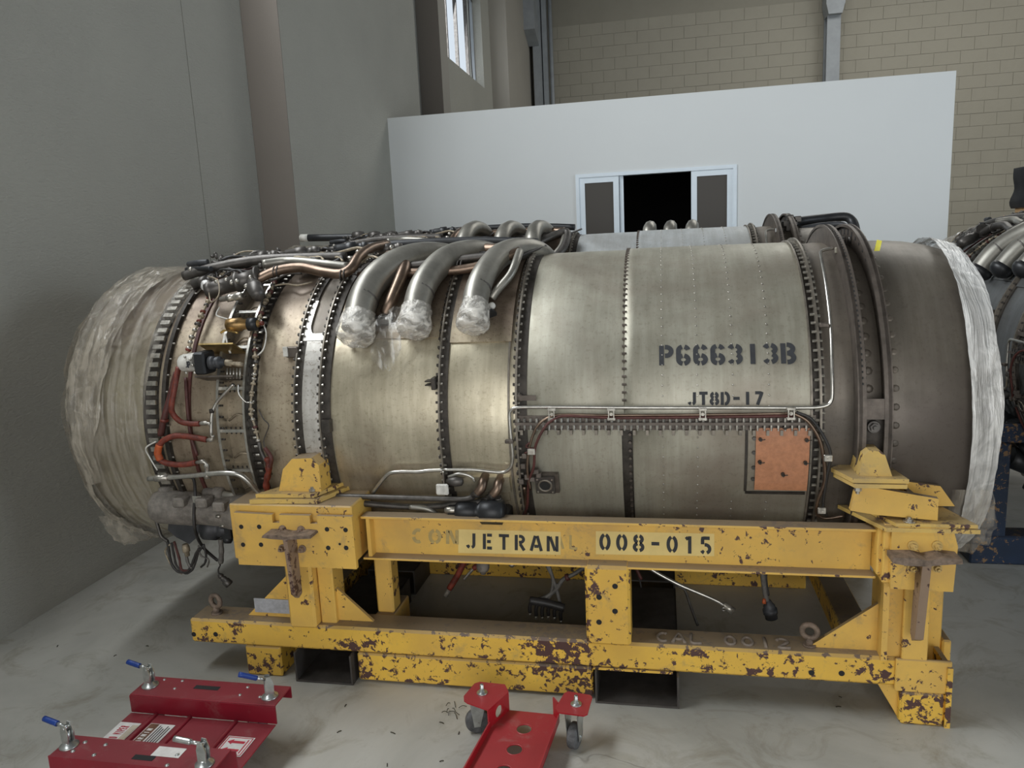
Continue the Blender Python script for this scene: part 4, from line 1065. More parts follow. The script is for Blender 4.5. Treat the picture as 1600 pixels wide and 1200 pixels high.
# mount block between the two rings with its nuts
blk = EB(MB().patch(x7+.006, x8-.006, 5.5, 11, .55, .588, na=3), 'mount_block', 'brown_flange'); EB(MB().patch(x7+.006, x8-.006, -16, -10.5, .55, .588, na=3), 'mount_block', 'brown_flange')
EB(MB().patch(x7+.006, x8-.006, -10.5, 5.5, .545, .562, na=5), 'mount_recess', 'dark_flange')
for a in (3.2, -7.0):
    p = Vector(E((x7+x8)/2, a, .562)); d = Vector((0, p.y-YC, p.z-ZC)).normalized()
    EB(MB().turned(p, d, [(0, .018), (.004, .018), (.005, .015), (.009, .015), (.010, .0165), (.013, .0165)], 16).rod(p+d*.013, p+d*.024, .0125, n=6, smooth=False).rod(p+d*.024, p+d*.034, .006), 'mount_nut', 'dark_steel', blk)
p = Vector(E(x8-.002, -17, .585)); EB(MB().rod(p, p+Vector((.03, 0, 0)), .005).rod(p+Vector((.022, 0, 0)), p+Vector((.034, 0, 0)), .009, n=6, smooth=False), 'mount_bolt', 'bolt_steel')
# tail duct
EB(MB().shell([(x8, .528), (x8+.03, .531), (.66, .532), (.72, .530), (.78, .524), (.84, .512), (.885, .497)]), 'tail_duct', 'tail_duct')
EB(MB().shell([(.885, .497), (.84, .48), (.70, .47)]).shell([(.70, .47), (.70, .20)]), 'nozzle', 'dark_steel')
EB(MB().turned((.62, YC, ZC), (1, 0, 0), [(0, .22), (.12, .19), (.22, .10), (.26, .02)], 32), 'exhaust_plug', 'dark_steel')
p = Vector(cyl(1372, 392, .55)); EB(MB().add([p+Vector(v) for v in ((-.014, -.01, 0), (.002, -.01, 0), (.010, .0, .030), (-.004, .0, .034), (-.014, -.008, 0), (.002, -.008, 0), (.010, .002, .030), (-.004, .002, .034))], [(0, 1, 2, 3), (7, 6, 5, 4), (0, 4, 5, 1), (2, 6, 7, 3), (1, 5, 6, 2), (0, 3, 7, 4)]), 'tag', 'yellow_tag')['label'] = 'small yellow tag'
m = MB()
for k in range(4): m.rod(E(x8-.03+k*.02, 80, .535), E(x8-.03+k*.02, 80, .556), .007, n=6)
EB(m, 'top_fitting', 'dark_steel')

# ---------------------------------------------------------------- tubes
def pts(L, r=None): return [cyl(p[0], p[1], p[2] if len(p) > 2 else r) for p in L]
def tb(nm, L, rad, mat, r=None, par=eng, n=8, sub=5, lab=None, wob=None):
    o = EB(MB().tube(pts(L, r), rad, n, sub, wob), nm, mat, par)
    if lab: o['label'] = lab
    return o
def tbe(nm, L, rad, mat, par=eng, n=10, sub=6, lab=None):
    o = EB(MB().tube([E(*q) for q in L], rad, n, sub), nm, mat, par)
    if lab: o['label'] = lab
    return o
# three big bleed pipes with wrapped ends
def bleed(xb_, a0, sk, top, rad=.048):
    L = [(xb_, a0, .592), (xb_+.002, a0+10, .596), (xb_+.018, a0+20, .592), (xb_+.055*sk, a0+31, .584), (xb_+.110*sk, a0+41, .568), (xb_+.160*sk, a0+49, .545), (xb_+.190*sk, a0+56, .515), (xb_+.200*sk, a0+62, .48)]
    o = tbe('bleed_pipe', L, rad, 'pipe_steel', n=20, sub=8, lab='smooth grey steel bleed pipe arching over the case')
    p0, p1 = Vector(E(*L[0])), Vector(E(*L[1])); q1, q2 = Vector(E(*L[2])), Vector(E(*L[3]))
    EB(MB().turned(p1-(p1-p0).normalized()*.004+(q1-p1)*.1, (q1-p1), [(0, rad), (.001, rad+.0015), (.006, rad+.0015), (.007, rad)], 20), 'weld_seam', 'dark_steel', o)
    return o, p0, (p0-p1).normalized()
ends = []
for xb_, a0, sk, rad in ((-.955, 34, 1.15, .049), (-.765, 36, .95, .044), (-.575, 37, .85, .041)):
    o, p0, d = bleed(xb_, a0, sk, 0, rad); ends.append((p0, d, rad))
tbe('bleed_pipe', [(-.885, 42, .553), (-.865, 46, .575), (-.85, 56, .588), (-.86, 64, .585), (-.91, 69, .58)], .020, 'bronze_pipe', n=14, lab='thinner brown elbow pipe between the two front bleed pipes')
c = Vector(E(-.888, 41, .555)); EB(MB().box(c.x-.028, c.x+.028, c.y-.02, c.y+.02, c.z-.03, c.z-.002, .006).box(c.x-.034, c.x+.034, c.y-.012, c.y+.012, c.z-.006, c.z+.002, .001), 'pipe_clamp', 'dark_steel')
# bronze and grey manifolds along the top
tb('manifold_pipe', [(395, 441, .60), (430, 424, .61), (470, 418, .61), (505, 425, .60), (532, 428, .60), (548, 420, .605), (560, 402, .61), (580, 388, .60), (605, 382, .58)], .0175, 'bronze_pipe', n=12)
tb('manifold_pipe', [(410, 413, .61), (450, 408, .60), (500, 412, .60), (545, 417, .59)], .016, 'pipe_steel', n=12)
tb('manifold_pipe', [(560, 432, .57), (610, 428, .57), (690, 424, .57), (740, 418, .57), (790, 402, .585), (812, 393, .59)], .0165, 'bronze_pipe', n=12)
tb('manifold_pipe', [(585, 412, .575), (640, 415, .575), (720, 405, .58), (800, 396, .59)], .014, 'dark_steel', n=12)
tb('drain_elbow', [(812, 393, .595), (806, 410, .60), (797, 430, .59), (778, 452, .575), (768, 466, .560)], .0135, 'pipe_steel', n=12)
EB(MB().blob(cyl(768, 478, .556), .013, .012, .012, 10, 8, .08, 3), 'white_cap', 'white_paint')
EB(MB().turned(cyl(764, 488, .545), (.3, -.6, -.4), [(-.02, .016), (.012, .016), (.013, .022), (.018, .022)], 12), 'pipe_socket', 'black_part')
for px, py, r in ((536, 430, .60), (432, 424, .61), (400, 438, .605), (718, 416, .572)):
    p = Vector(cyl(px, py, r)); m = MB()
    for s in (-1, 1): m.turned(p+Vector((s*.006-.002, 0, 0)), (1, .1, -.1), [(0, .0175), (.0008, .0205), (.0035, .0205), (.004, .0175)], 14)
    EB(m, 'vee_clamp', 'dark_steel')
# large valve with its round actuator
def cylbody(nm, a, b, prof, mat, par=eng, n=16):
    a = Vector(a); b = Vector(b); L = (b-a).length
    return EB(MB().turned(a, b-a, [(t*L, r) for t, r in prof], n), nm, mat, par)
vb = cylbody('valve_body', cyl(322, 455, .60), cyl(405, 432, .61), [(0, .012), (.02, .030), (.12, .031), (.14, .026), (.55, .028), (.57, .035), (.63, .035), (.65, .028), (.93, .030), (.95, .036), (1, .036)], 'dark_steel')
cylbody('actuator', cyl(404, 462, .640), cyl(392, 436, .60), [(0, .003), (.02, .022), (.35, .0255), (.40, .0275), (.47, .0275), (.50, .022), (1, .020)], 'dark_steel', vb, 20)
m = MB()
for k in range(7):
    p = cyl(340+k*11+rn.uniform(-4, 4), 437+rn.uniform(-12, 16), .625); m.blob(p, .009, .010, .009, 8, 6, .15, k)
EB(m, 'valve_fittings', 'bolt_steel', vb, kind='stuff')
cylbody('hose_end', cyl(345, 468, .60), cyl(380, 462, .615), [(0, .009), (.3, .009), (.32, .013), (.5, .013), (.52, .010), (.7, .014), (.9, .014), (1, .009)], 'bolt_steel')
tb('wire_loop', [(325, 432, .62), (340, 438, .64), (342, 460, .64), (330, 472, .62), (326, 452, .61)], .0022, 'beige_braid', sub=5, n=6)
EB(MB().blob(cyl(322, 447, .615), .020, .016, .020, 12, 9, .12, 8), 'plastic_knot', 'plastic_white')
# beaded ignition and sense lines
def beaded(L, r, rad, mats, step=.017, nm='sense_line'):
    P = pts(L, r); o = EB(MB().tube(P, rad*.62, 8, 5), nm, 'beige_braid')
    acc = 0; V = [Vector(p) for p in P]; k = 0
    G = {mt: MB() for mt in mats}
    for i in range(len(V)-1):
        d = V[i+1]-V[i]; L_ = d.length; t = 0
        while t < L_:
            c = V[i]+d*(t/L_); mt = mats[rn.randrange(len(mats))]
            G[mt].turned(c, d, [(0, rad*.7), (.0015, rad*(1+rn.random()*.6)), (step*.5, rad*(1+rn.random()*.6)), (step*.55, rad*.7)], 8); t += step*(.8+rn.random()*.9)
    for mt, g_ in G.items():
        if g_.v: EB(g_, 'line_sleeves', mt, o, kind='stuff')
    return o
beaded([(352, 425), (335, 445), (326, 470), (318, 485), (310, 505), (300, 525), (295, 545), (286, 562)], .565, .0075, ['bolt_steel', 'beige_braid', 'dark_steel', 'red_hose'])
beaded([(472, 388), (455, 400), (440, 420), (425, 450), (412, 478), (405, 500), (399, 522), (398, 545), (400, 565)], .560, .0070, ['dark_steel', 'maroon_sleeve', 'beige_braid'])
beaded([(400, 565), (397, 590), (393, 615), (392, 645), (398, 665), (404, 690)], .556, .0060, ['bolt_steel', 'maroon_sleeve', 'beige_braid'])
tb('hose', [(404, 690, .556), (408, 705, .558), (417, 725, .562), (423, 742, .565)], .007, 'dark_steel')
tb('hose', [(418, 715, .565), (420, 735, .57), (416, 755, .575), (420, 778, .58)], .0105, 'red_hose', wob=lambda i, n: 1+.22*math.sin(i*1.9), lab='knotted red sleeve')
tb('hose', [(414, 700, .565), (424, 716, .575), (421, 733, .57)], .007, 'maroon_sleeve')
tb('sense_line', [(404, 640, .545), (412, 655, .555), (420, 665, .556), (412, 690, .55), (418, 712, .555)], .0022, 'dark_steel', n=6)
tb('sense_line', [(408, 500, .565), (416, 520, .57), (412, 545, .568), (402, 556, .56)], .0024, 'white_paint', n=6)
tb('sense_line', [(343, 480, .57), (338, 492, .575), (350, 497, .58), (360, 500, .585)], .0026, 'white_paint', n=6)
tb('sense_line', [(425, 447, .56), (445, 444, .556), (465, 446, .556), (488, 441, .552)], .0035, 'beige_braid', n=6)
tb('sense_line', [(372, 520, .58), (352, 516, .575), (345, 520, .57)], .004, 'brass', n=6)
tb('sense_line', [(352, 522, .565), (356, 540, .56), (360, 552, .556)], .0035, 'white_paint', n=6)
# amber igniter canister
ig = cylbody('igniter_can', cyl(353, 508, .585), cyl(412, 505, .575), [(0, .010), (.04, .020), (.18, .023), (.42, .0225), (.45, .018), (.62, .018), (.64, .012), (.86, .012), (.88, .006), (1, .006)], 'amber_can')
cylbody('can_cap', cyl(388, 507, .580), cyl(402, 506, .578), [(0, .0215), (.9, .0215), (1, .014)], 'black_part', ig)
EB(MB().blob(cyl(409, 505, .578), .009, .008, .008, 8, 6), 'end_boot', 'red_hose', ig)
# black and white fuel-pressure unit
ub = cylbody('pressure_unit', cyl(283, 568, .580), cyl(309, 565, .585), [(0, .004), (.04, .024), (.18, .030), (.85, .031), (1, .031)], 'white_paint', n=10)
m = MB()
for px, py in ((289, 558), (291, 583), (303, 555), (304, 583), (301, 571), (297, 562)): m.blob(cyl(px, py, .618), .0045, .004, .0045, 8, 6)
EB(m, 'unit_bolts', 'bolt_steel', ub, kind='stuff')
m = MB(); p = Vector(cyl(291, 575, .622)); letters(m, 'JP', .62, lambda u, v: (p.x+u*.013, p.y-.001-.0*v, p.z+v*.022), .26); EB(m, 'unit_lettering', 'stencil_ink', ub)
p = Vector(cyl(325, 566, .60)); EB(MB().box(p.x-.036, p.x+.004, p.y-.028, p.y+.04, p.z-.038, p.z+.036, .006), 'unit_body', 'black_part', ub)
cylbody('unit_neck', cyl(328, 567, .605), cyl(352, 566, .60), [(0, .022), (.3, .022), (.32, .017), (.5, .020), (.7, .020), (.72, .012), (1, .012)], 'charcoal_part', ub)
cylbody('unit_connector', cyl(350, 566, .60), cyl(380, 570, .59), [(0, .009), (.2, .011), (.4, .011), (.42, .006), (.8, .009), (1, .005)], 'beige_braid', ub)
EB(MB().patch(XA(322), XA(380), 19.0, 19.6, .53, .60, na=1), 'unit_shelf', 'brown_flange')
EB(MB().patch(XA(325), XA(378), 29.0, 29.5, .53, .615, na=1), 'unit_shelf', 'brass')
m = MB()
for k in range(5): m.rod(cyl(355+k*5, 575, .58), cyl(355+k*5, 592, .575), .0035, n=6)
EB(m, 'terminal_pins', 'bolt_steel', kind='stuff')
# hoses
tb('hose', [(279, 574, .585), (274, 600, .590), (268, 635, .585), (271, 648, .575), (283, 659, .570), (298, 662, .565), (312, 662, .560)], .0092, 'red_hose', n=12, lab='long red-brown fire-sleeved hose')
tb('hose', [(276, 582, .575), (266, 620, .560), (256, 655, .555), (251, 680, .550)], .0105, 'maroon_sleeve', n=12, lab='dark maroon sleeved hose')
EB(MB().turned(cyl(257, 655, .556), (-.1, 0, -1), [(0, .010), (.002, .014), (.008, .014), (.010, .010)], 12), 'hose_clamp', 'red_hose')
tb('hose', [(323, 687, .560), (300, 683, .565), (275, 681, .572), (256, 688, .580), (247, 702, .585), (248, 716, .585), (262, 724, .582), (285, 726, .578), (306, 723, .572)], .0100, 'red_hose', n=12, lab='red hose bent in a U')
tb('sleeve', [(249, 695, .586), (246.5, 708, .587), (250, 718, .586)], .0118, 'orange_sleeve', n=12, lab='bright orange sleeve on the bend')
for L in ([(310, 662, .56), (322, 661, .56), (329, 663, .56)], [(322, 687, .56), (331, 687, .56), (332, 680, .56)], [(306, 723, .572), (318, 721, .572), (323, 727, .572), (324, 742, .572)]):
    o = tb('hose_fitting', L, .006, 'bolt_steel', n=8, sub=3, wob=lambda i, n: 1+.3*((i//2) % 2))
tb('steel_tube', [(365, 600, .565), (350, 616, .56), (338, 630, .555), (331, 648, .555), (330, 680, .556)], .0055, 'bright_tube')
EB(MB().turned(cyl(331, 645, .556), (0, 0, 1), [(0, .008), (.012, .008), (.013, .005)], 8), 'tube_nut', 'dark_flange')
tb('steel_tube', [(372, 600, .57), (373, 615, .57), (384, 628, .56), (392, 629, .558)], .0030, 'bright_tube', n=6)
tb('steel_tube', [(232, 748, .585), (260, 746, .585), (300, 743, .580), (345, 739, .575), (372, 741, .572), (388, 752, .570), (404, 770, .570), (425, 788, .575), (440, 792, .58)], .0090, 'bright_tube', n=12, lab='bright steel fuel tube')
cylbody('tube_fitting', cyl(232, 748, .585), cyl(264, 746, .585), [(0, .006), (.1, .009), (.3, .009), (.35, .012), (.6, .012), (.65, .010), (1, .013)], 'bolt_steel')
EB(MB().turned(cyl(324, 744, .578), (.05, 0, 1), [(-.006, .011), (.006, .010), (.012, .007), (.03, .007), (.032, .010), (.042, .010)], 10), 'tube_tee', 'bolt_steel')
tb('sense_line', [(244, 690, .56), (228, 700, .56), (234, 715, .56), (246, 735, .57)], .0025, 'white_paint', n=6)
tb('maroon_strap', [(290, 590, .541), (293, 640, .541), (298, 680, .541), (308, 712, .545)], .0055, 'maroon_sleeve')
# top left ridge of valves, boxes and lines
tbe('manifold_pipe', [(-1.72, 66, .565), (-1.60, 68, .585), (-1.45, 72, .59), (-1.30, 74, .585), (-1.12, 76, .575)], .018, 'dark_steel')
for (x, a, r, l, rr, mt) in ((-1.66, 60, .56, .09, .020, 'dark_steel'), (-1.60, 70, .575, .12, .024, 'black_part'), (-1.50, 76, .58, .10, .026, 'dark_steel'), (-1.38, 80, .585, .13, .022, 'dark_steel'), (-1.28, 68, .57, .08, .022, 'charcoal_part'), (-1.20, 86, .585, .12, .026, 'black_part'), (-1.04, 84, .58, .10, .020, 'dark_steel')):
    cylbody('line_valve', E(x, a, r), E(x+l, a+3, r+.005), [(0, rr*.5), (.05, rr*.8), (.3, rr*.85), (.32, rr), (.6, rr), (.62, rr*.7), (.8, rr*.75), (.82, rr*.95), (1, rr*.6)], mt)
m = MB(); m2 = MB()
for k in range(110):
    x = rn.uniform(-1.72, -.95); a = rn.uniform(62, 100)-(-1.0-x)*2; c = E(x, a, .56+rn.uniform(0, .035)); (m if k % 3 else m2).blob(c, rn.uniform(.006, .014), rn.uniform(.006, .014), rn.uniform(.006, .012), 7, 5, .18, k)
EB(m, 'small_fittings', 'dark_steel', kind='stuff'); EB(m2, 'bright_fittings', 'bolt_steel', kind='stuff')
for k in range(34):
    x = rn.uniform(-1.70, -1.0); a = rn.uniform(60, 95); L = [(x, a, .56)]
    for q in range(4): L.append((L[-1][0]+rn.uniform(.02, .07), L[-1][1]+rn.uniform(-6, 6), .565+rn.uniform(0, .03)))
    tbe('wire', L, rn.choice((.003, .0045, .006)), rn.choice(('black_cable', 'dark_steel', 'beige_braid', 'black_cable')), n=6, sub=4)
tb('black_duct_hose', [(296, 413, .585), (310, 411, .60), (325, 410, .60)], .012, 'charcoal_part', n=10)
tb('black_duct_hose', [(292, 421, .575), (312, 420, .59), (330, 420, .60)], .009, 'black_part', n=10)
tbe('manifold_pipe', [(-1.25, 96, .59), (-1.0, 97, .60), (-.7, 98, .60), (-.45, 96, .58)], .017, 'black_part')
tbe('manifold_pipe', [(-.98, 80, .56), (-.80, 82, .57), (-.62, 80, .57), (-.48, 76, .57)], .022, 'bronze_pipe')
for k in range(8):
    x = -.9+k*.055; L = [(x, 72+rn.uniform(-5, 8), .56), (x+.05, 78+rn.uniform(-8, 8), .57), (x+.11, 82+rn.uniform(-8, 8), .565)]
    tbe('wire', L, .005, rn.choice(('black_cable', 'dark_steel')), n=6, sub=4)
# steel line around the upper rear and along the split rail
tb('steel_tube', [(690, 734, .562), (740, 734, .560), (785, 738, .560), (798, 730, .560), (801, 712, .560), (799, 690, .560), (796, 655, .561), (797, 643, .563), (806, 637, .566), (860, 636, .568), (1000, 637, .568), (1150, 637, .568), (1270, 637, .566), (1293, 633, .565), (1300, 622, .564), (1300, 580, .564), (1298, 510, .564), (1290, 440, .564), (1283, 402, .564), (1284, 392, .565), (1302, 388, .565)], .0052, 'bright_tube', n=10, sub=4, lab='thin bright steel tube following the split rail')
tb('steel_tube', [(583, 770, .570), (595, 753, .568), (608, 740, .566), (625, 737, .565), (655, 737, .564), (670, 735, .563), (692, 734, .562)], .0062, 'bright_tube', n=10)
EB(MB().box(*sum([[v-d_, v+d_] for v, d_ in zip(cyl(1311, 391, .566), (.012, .008, .009))], []), .002), 'tube_fitting', 'painted_duct')
for px, py in ((862, 646), (955, 646), (1098, 646), (1236, 645)):
    p = Vector(cyl(px, py, .574)); m = MB()
    m.box(p.x-.012, p.x+.012, p.y-.006, p.y+.004, p.z-.020, p.z-.012, .001).box(p.x-.012, p.x+.012, p.y-.006, p.y+.004, p.z+.008, p.z+.016, .001).box(p.x-.009, p.x-.006, p.y-.006, p.y+.004, p.z-.020, p.z+.016).box(p.x+.006, p.x+.009, p.y-.006, p.y+.004, p.z-.020, p.z+.016).hexbolt((p.x, p.y+.003, p.z-.002), (0, -1, 0), .0055, .007)
    EB(m, 'tube_clamp', 'bolt_steel')
for px, py in ((797, 690), (1290, 508)):
    p = Vector(cyl(px, py, .570)); EB(MB().box(p.x-.016, p.x+.010, p.y-.004, p.y+.010, p.z-.006, p.z+.006, .002).hexbolt((p.x-.008, p.y-.004, p.z), (0, -1, 0), .004, .003), 'tube_clamp', 'brown_flange')
tb('sense_line', [(1240, 646, .570), (1100, 648, .568), (955, 649, .568), (872, 648, .570), (850, 656, .572), (837, 670, .572), (827, 700, .570), (824, 735, .568), (829, 765, .565)], .0040, 'bronze_pipe', sub=4)
tb('sense_line', [(1240, 650, .572), (1100, 652, .570), (955, 653, .570), (878, 650, .574), (858, 660, .578), (846, 676, .58), (836, 700, .576), (834, 730, .57), (826, 752, .565), (824, 790, .56), (818, 806, .555)], .0042, 'maroon_sleeve', sub=4)
tb('sense_line', [(1240, 646, .572), (1262, 658, .574), (1280, 685, .574), (1287, 715, .572), (1289, 750, .57), (1277, 785, .57), (1277, 803, .572), (1290, 810, .575), (1318, 806, .575)], .0050, 'bronze_pipe', sub=5, n=8)
tb('sense_line', [(1244, 644, .574), (1268, 655, .578), (1290, 688, .578), (1298, 712, .578), (1293, 740, .574), (1286, 790, .572), (1292, 806, .575)], .0042, 'black_cable', sub=5, n=8)
for px, py in ((1293, 716), (1283, 798), (829, 706)):
    p = Vector(cyl(px, py, .582)); EB(MB().box(p.x-.010, p.x+.014, p.y-.003, p.y+.003, p.z-.010, p.z+.010, .002).hexbolt((p.x+.003, p.y-.003, p.z), (0, -1, 0), .004, .004), 'line_clip', 'bolt_steel')
# junction blocks at the forward end of the rail
for px, py in ((820, 712), (818, 728), (824, 745), (815, 752), (838, 736), (842, 742), (832, 748)):
    p = cyl(px, py, .56); m = MB().box(p[0]-.008, p[0]+.008, p[1]-.010, p[1]+.01, p[2]-.008, p[2]+.008, .002); EB(m, 'junction_block', 'brown_flange')
tb('sense_line', [(830, 690, .57), (822, 698, .57), (834, 702, .572), (820, 708, .57)], .003, 'maroon_sleeve')
tb('hanger_strap', [(819, 760, .55), (822, 790, .55), (820, 812, .55)], .006, 'bronze_pipe')
p = Vector(cyl(812, 622, .55)); EB(MB().turned(p+Vector((-.004, .004, 0)), (0, -1, -.1), [(0, .015), (.004, .015), (.005, .006)], 16).box(p.x, p.x+.05, p.y-.002, p.y+.002, p.z-.008, p.z+.008), 'lug', 'brown_flange')
# lower fittings between duct and beam
for x_, px, py in ((0, 756, 757), (1, 780, 760)):
    p = Vector(cyl(px, py, .565)); e = EB(MB().tube([p+Vector((0, .03, .02)), p+Vector((0, -.006, .012)), p+Vector((-.004, -.018, -.006)), p+Vector((-.018, -.018, -.022))], .0145, 12, 5), 'brass_elbow', 'bronze_pipe')
    EB(MB().patch(p.x-.028, p.x+.022, -27, -19, .534, .540, na=4), 'elbow_pad', 'fan_case_metal', e)
    EB(MB().turned(p+Vector((-.014, -.018, -.020)), (-.8, 0, -.45), [(0, .014), (.012, .014), (.013, .010), (.024, .010)], 8), 'elbow_nut', 'dark_steel', e)
tb('steel_tube', [(748, 768, .585), (735, 778, .59), (712, 780, .59), (640, 778, .59), (560, 776, .59), (500, 775, .585)], .0095, 'dark_steel', n=10)
tb('steel_tube', [(772, 776, .585), (745, 785, .59), (715, 786, .59), (690, 790, .59), (640, 792, .59), (560, 786, .59)], .0105, 'dark_steel', n=10)
tb('steel_tube', [(640, 792, .60), (670, 796, .60), (690, 812, .60), (700, 830, .60)], .009, 'pipe_steel', n=10)
tb('steel_tube', [(692, 735, .562), (694, 755, .56), (697, 765, .56)], .0045, 'bright_tube')
p = cyl(712, 752, .57); EB(MB().turned(p, (1, 0, 0), [(-.03, .006), (-.02, .014), (.0, .017), (.02, .014), (.025, .006)], 12), 'small_valve', 'dark_steel')
tb('steel_tube', [(700, 745, .565), (718, 740, .565), (735, 744, .565), (742, 752, .565)], .005, 'bright_tube')
p = Vector(cyl(690, 764, .60)); EB(MB().box(p.x-.018, p.x+.022, p.y-.004, p.y+.006, p.z-.020, p.z+.016, .004), 'white_connector', 'white_paint')['label'] = 'white connector block'
cylbody('fuel_pump', cyl(700, 798, .61), cyl(790, 800, .61), [(0, .008), (.02, .018), (.14, .018), (.15, .026), (.22, .030), (.5, .030), (.52, .024), (.6, .040), (.95, .040), (1, .02)], 'black_part', n=18)
cylbody('pump_fitting', cyl(695, 797, .615), cyl(720, 797, .615), [(0, .007), (.2, .012), (.7, .012), (.75, .009), (1, .016)], 'bolt_steel')
p = Vector(cyl(770, 806, .60)); EB(MB().box(p.x-.07, p.x+.05, 2.205, 2.30, p.z-.05, p.z+.02, .012), 'pump_housing', 'black_part')
tb('steel_tube', [(778, 777, .59), (780, 790, .59), (780, 805, .60)], .011, 'dark_steel', n=10)
m = MB()
for k in range(26):
    x = -1.05+(k%13)*.05; L = [(x, -40+rn.uniform(-4, 4), .59), (x+.08, -44+rn.uniform(-6, 4), .60), (x+.18, -42+rn.uniform(-8, 4), .60)]
    tbe('line', L, rn.choice((.006, .010, .014)), rn.choice(('black_part', 'dark_steel', 'charcoal_part')), n=8, sub=4)
# accessory gearbox under the front
gp = lambda px, py, y=2.26: Vector(onY(px, py, y))
g1 = EB(MB().turned(gp(241, 790, 2.25), (1, .02, -.055), [(0, .03), (.01, .052), (.03, .060), (.16, .060), (.17, .053), (.26, .055), (.30, .062), (.335, .066), (.355, .066), (.36, .05)], 24), 'gearbox_casing', 'cast_gearbox')
p = gp(262, 772); EB(MB().turned(p+Vector((0, 0, -.03)), (-.1, 0, 1), [(0, .036), (.03, .034), (.04, .022), (.055, .024), (.06, .015)], 16), 'gearbox_boss', 'cast_gearbox', g1)
p = gp(330, 770); EB(MB().turned(p+Vector((-.03, 0, 0)), (1, 0, -.05), [(0, .012), (.01, .020), (.04, .020), (.045, .025), (.075, .025), (.08, .018)], 12), 'gearbox_boss', 'cast_gearbox', g1)
for px, py in ((282, 783), (345, 790), (318, 784)):
    p = gp(px, py, 2.20); EB(MB().box(p.x-.022, p.x+.022, p.y-.02, p.y+.03, p.z-.018, p.z+.016, .005), 'gearbox_pad', 'cast_gearbox', g1)
m = MB()
for k in range(8):
    t = k*math.pi/4; p = gp(357, 798, 2.25); m.rod(p+Vector((-.012, .056*math.cos(t), .056*math.sin(t))), p+Vector((.004, .056*math.cos(t), .056*math.sin(t))), .006, n=6)
EB(m, 'casing_bolts', 'bolt_steel', g1, kind='stuff')
EB(MB().add([gp(*q) for q in ((264, 812), (312, 812), (310, 838), (296, 850), (276, 840), (262, 828))]+[gp(*q, 2.36) for q in ((264, 812), (312, 812), (310, 838), (296, 850), (276, 840), (262, 828))], [tuple(range(6)), tuple(range(11, 5, -1))]+[(i, (i+1) % 6, 6+(i+1) % 6, 6+i) for i in range(6)]), 'accessory_box', 'charcoal_part')
p = gp(322, 830); EB(MB().turned(p+Vector((-.03, .03, 0)), (1, 0, 0), [(0, .03), (.01, .042), (.055, .042), (.06, .030), (.075, .032), (.10, .032), (.105, .02)], 18), 'accessory_drum', 'charcoal_part')
p = gp(350, 826); EB(MB().box(p.x-.02, p.x+.02, p.y, p.y+.09, p.z-.045, p.z+.04, .006).turned(p+Vector((0, .02, -.03)), (0, -.3, -1), [(0, .016), (.02, .018), (.03, .012)], 12), 'accessory_drum', 'black_part')
EB(MB().tube([gp(240, 800), gp(246, 820), gp(252, 838), gp(262, 846)], .006, 8), 'support_strut', 'dark_steel')
EB(MB().tube([gp(258, 745, 2.3), gp(300, 746, 2.24), gp(305, 770, 2.21), gp(303, 800, 2.20), gp(305, 830, 2.20), gp(318, 856, 2.32), gp(340, 876, 2.35)], .0055, 8), 'cable', 'black_cable')
p = gp(310, 780, 2.20); EB(MB().box(p.x-.022, p.x+.012, p.y-.002, p.y+.003, p.z-.014, p.z+.010, .001), 'cable_tag', 'bright_tube')
EB(MB().tube([gp(345, 772), gp(370, 776), (-1.36, 2.40, .545), (-1.25, 2.44, .52)], .014, 10), 'oil_tube', 'pipe_steel')
def gcable(L, rad, mat='black_cable', nm='cable', y=2.26):
    return EB(MB().tube([gp(q[0], q[1], q[2] if len(q) > 2 else y) for q in L], rad, 7, 5, lambda i, n: 1+.10*math.sin(i*1.7)), nm, mat)
gcable([(262, 846), (264, 862), (268, 880), (278, 893), (292, 893), (300, 882), (306, 866), (312, 856)], .005)
gcable([(268, 848), (272, 868), (276, 884), (290, 896), (302, 888), (310, 864), (318, 852)], .004)
gcable([(272, 846), (280, 872), (284, 890), (296, 891)], .0045, 'maroon_sleeve')
gcable([(266, 850), (258, 862), (270, 886), (284, 897)], .003, 'beige_braid')
gcable([(318, 850), (322, 868), (320, 880), (314, 886)], .004)
gcable([(310, 852), (314, 868), (326, 874), (324, 886)], .003, 'grey_cable')
gcable([(290, 850), (291, 866), (294, 880), (300, 888)], .0055, 'grey_cable')
p = gp(289, 850); EB(MB().turned(p, (.1, 0, -1), [(0, .010), (.012, .013), (.028, .013), (.030, .009), (.045, .008)], 12), 'connector', 'beige_braid')
gcable([(345, 842), (346, 862), (345, 880)], .009, 'grey_cable')
gcable([(338, 872), (344, 882), (341, 890), (343, 900)], .0026)
p0, p1 = gp(342, 897), gp(366, 921)
EB(MB().turned(p0, p1-p0, [(0, .006), (.008, .010), (.014, .010), (.016, .007), (.022, .011), (.030, .011), (.032, .014), (.052, .0155), (.055, .012)], 8), 'connector', 'dark_steel')['label'] = 'hanging multi-pin connector'
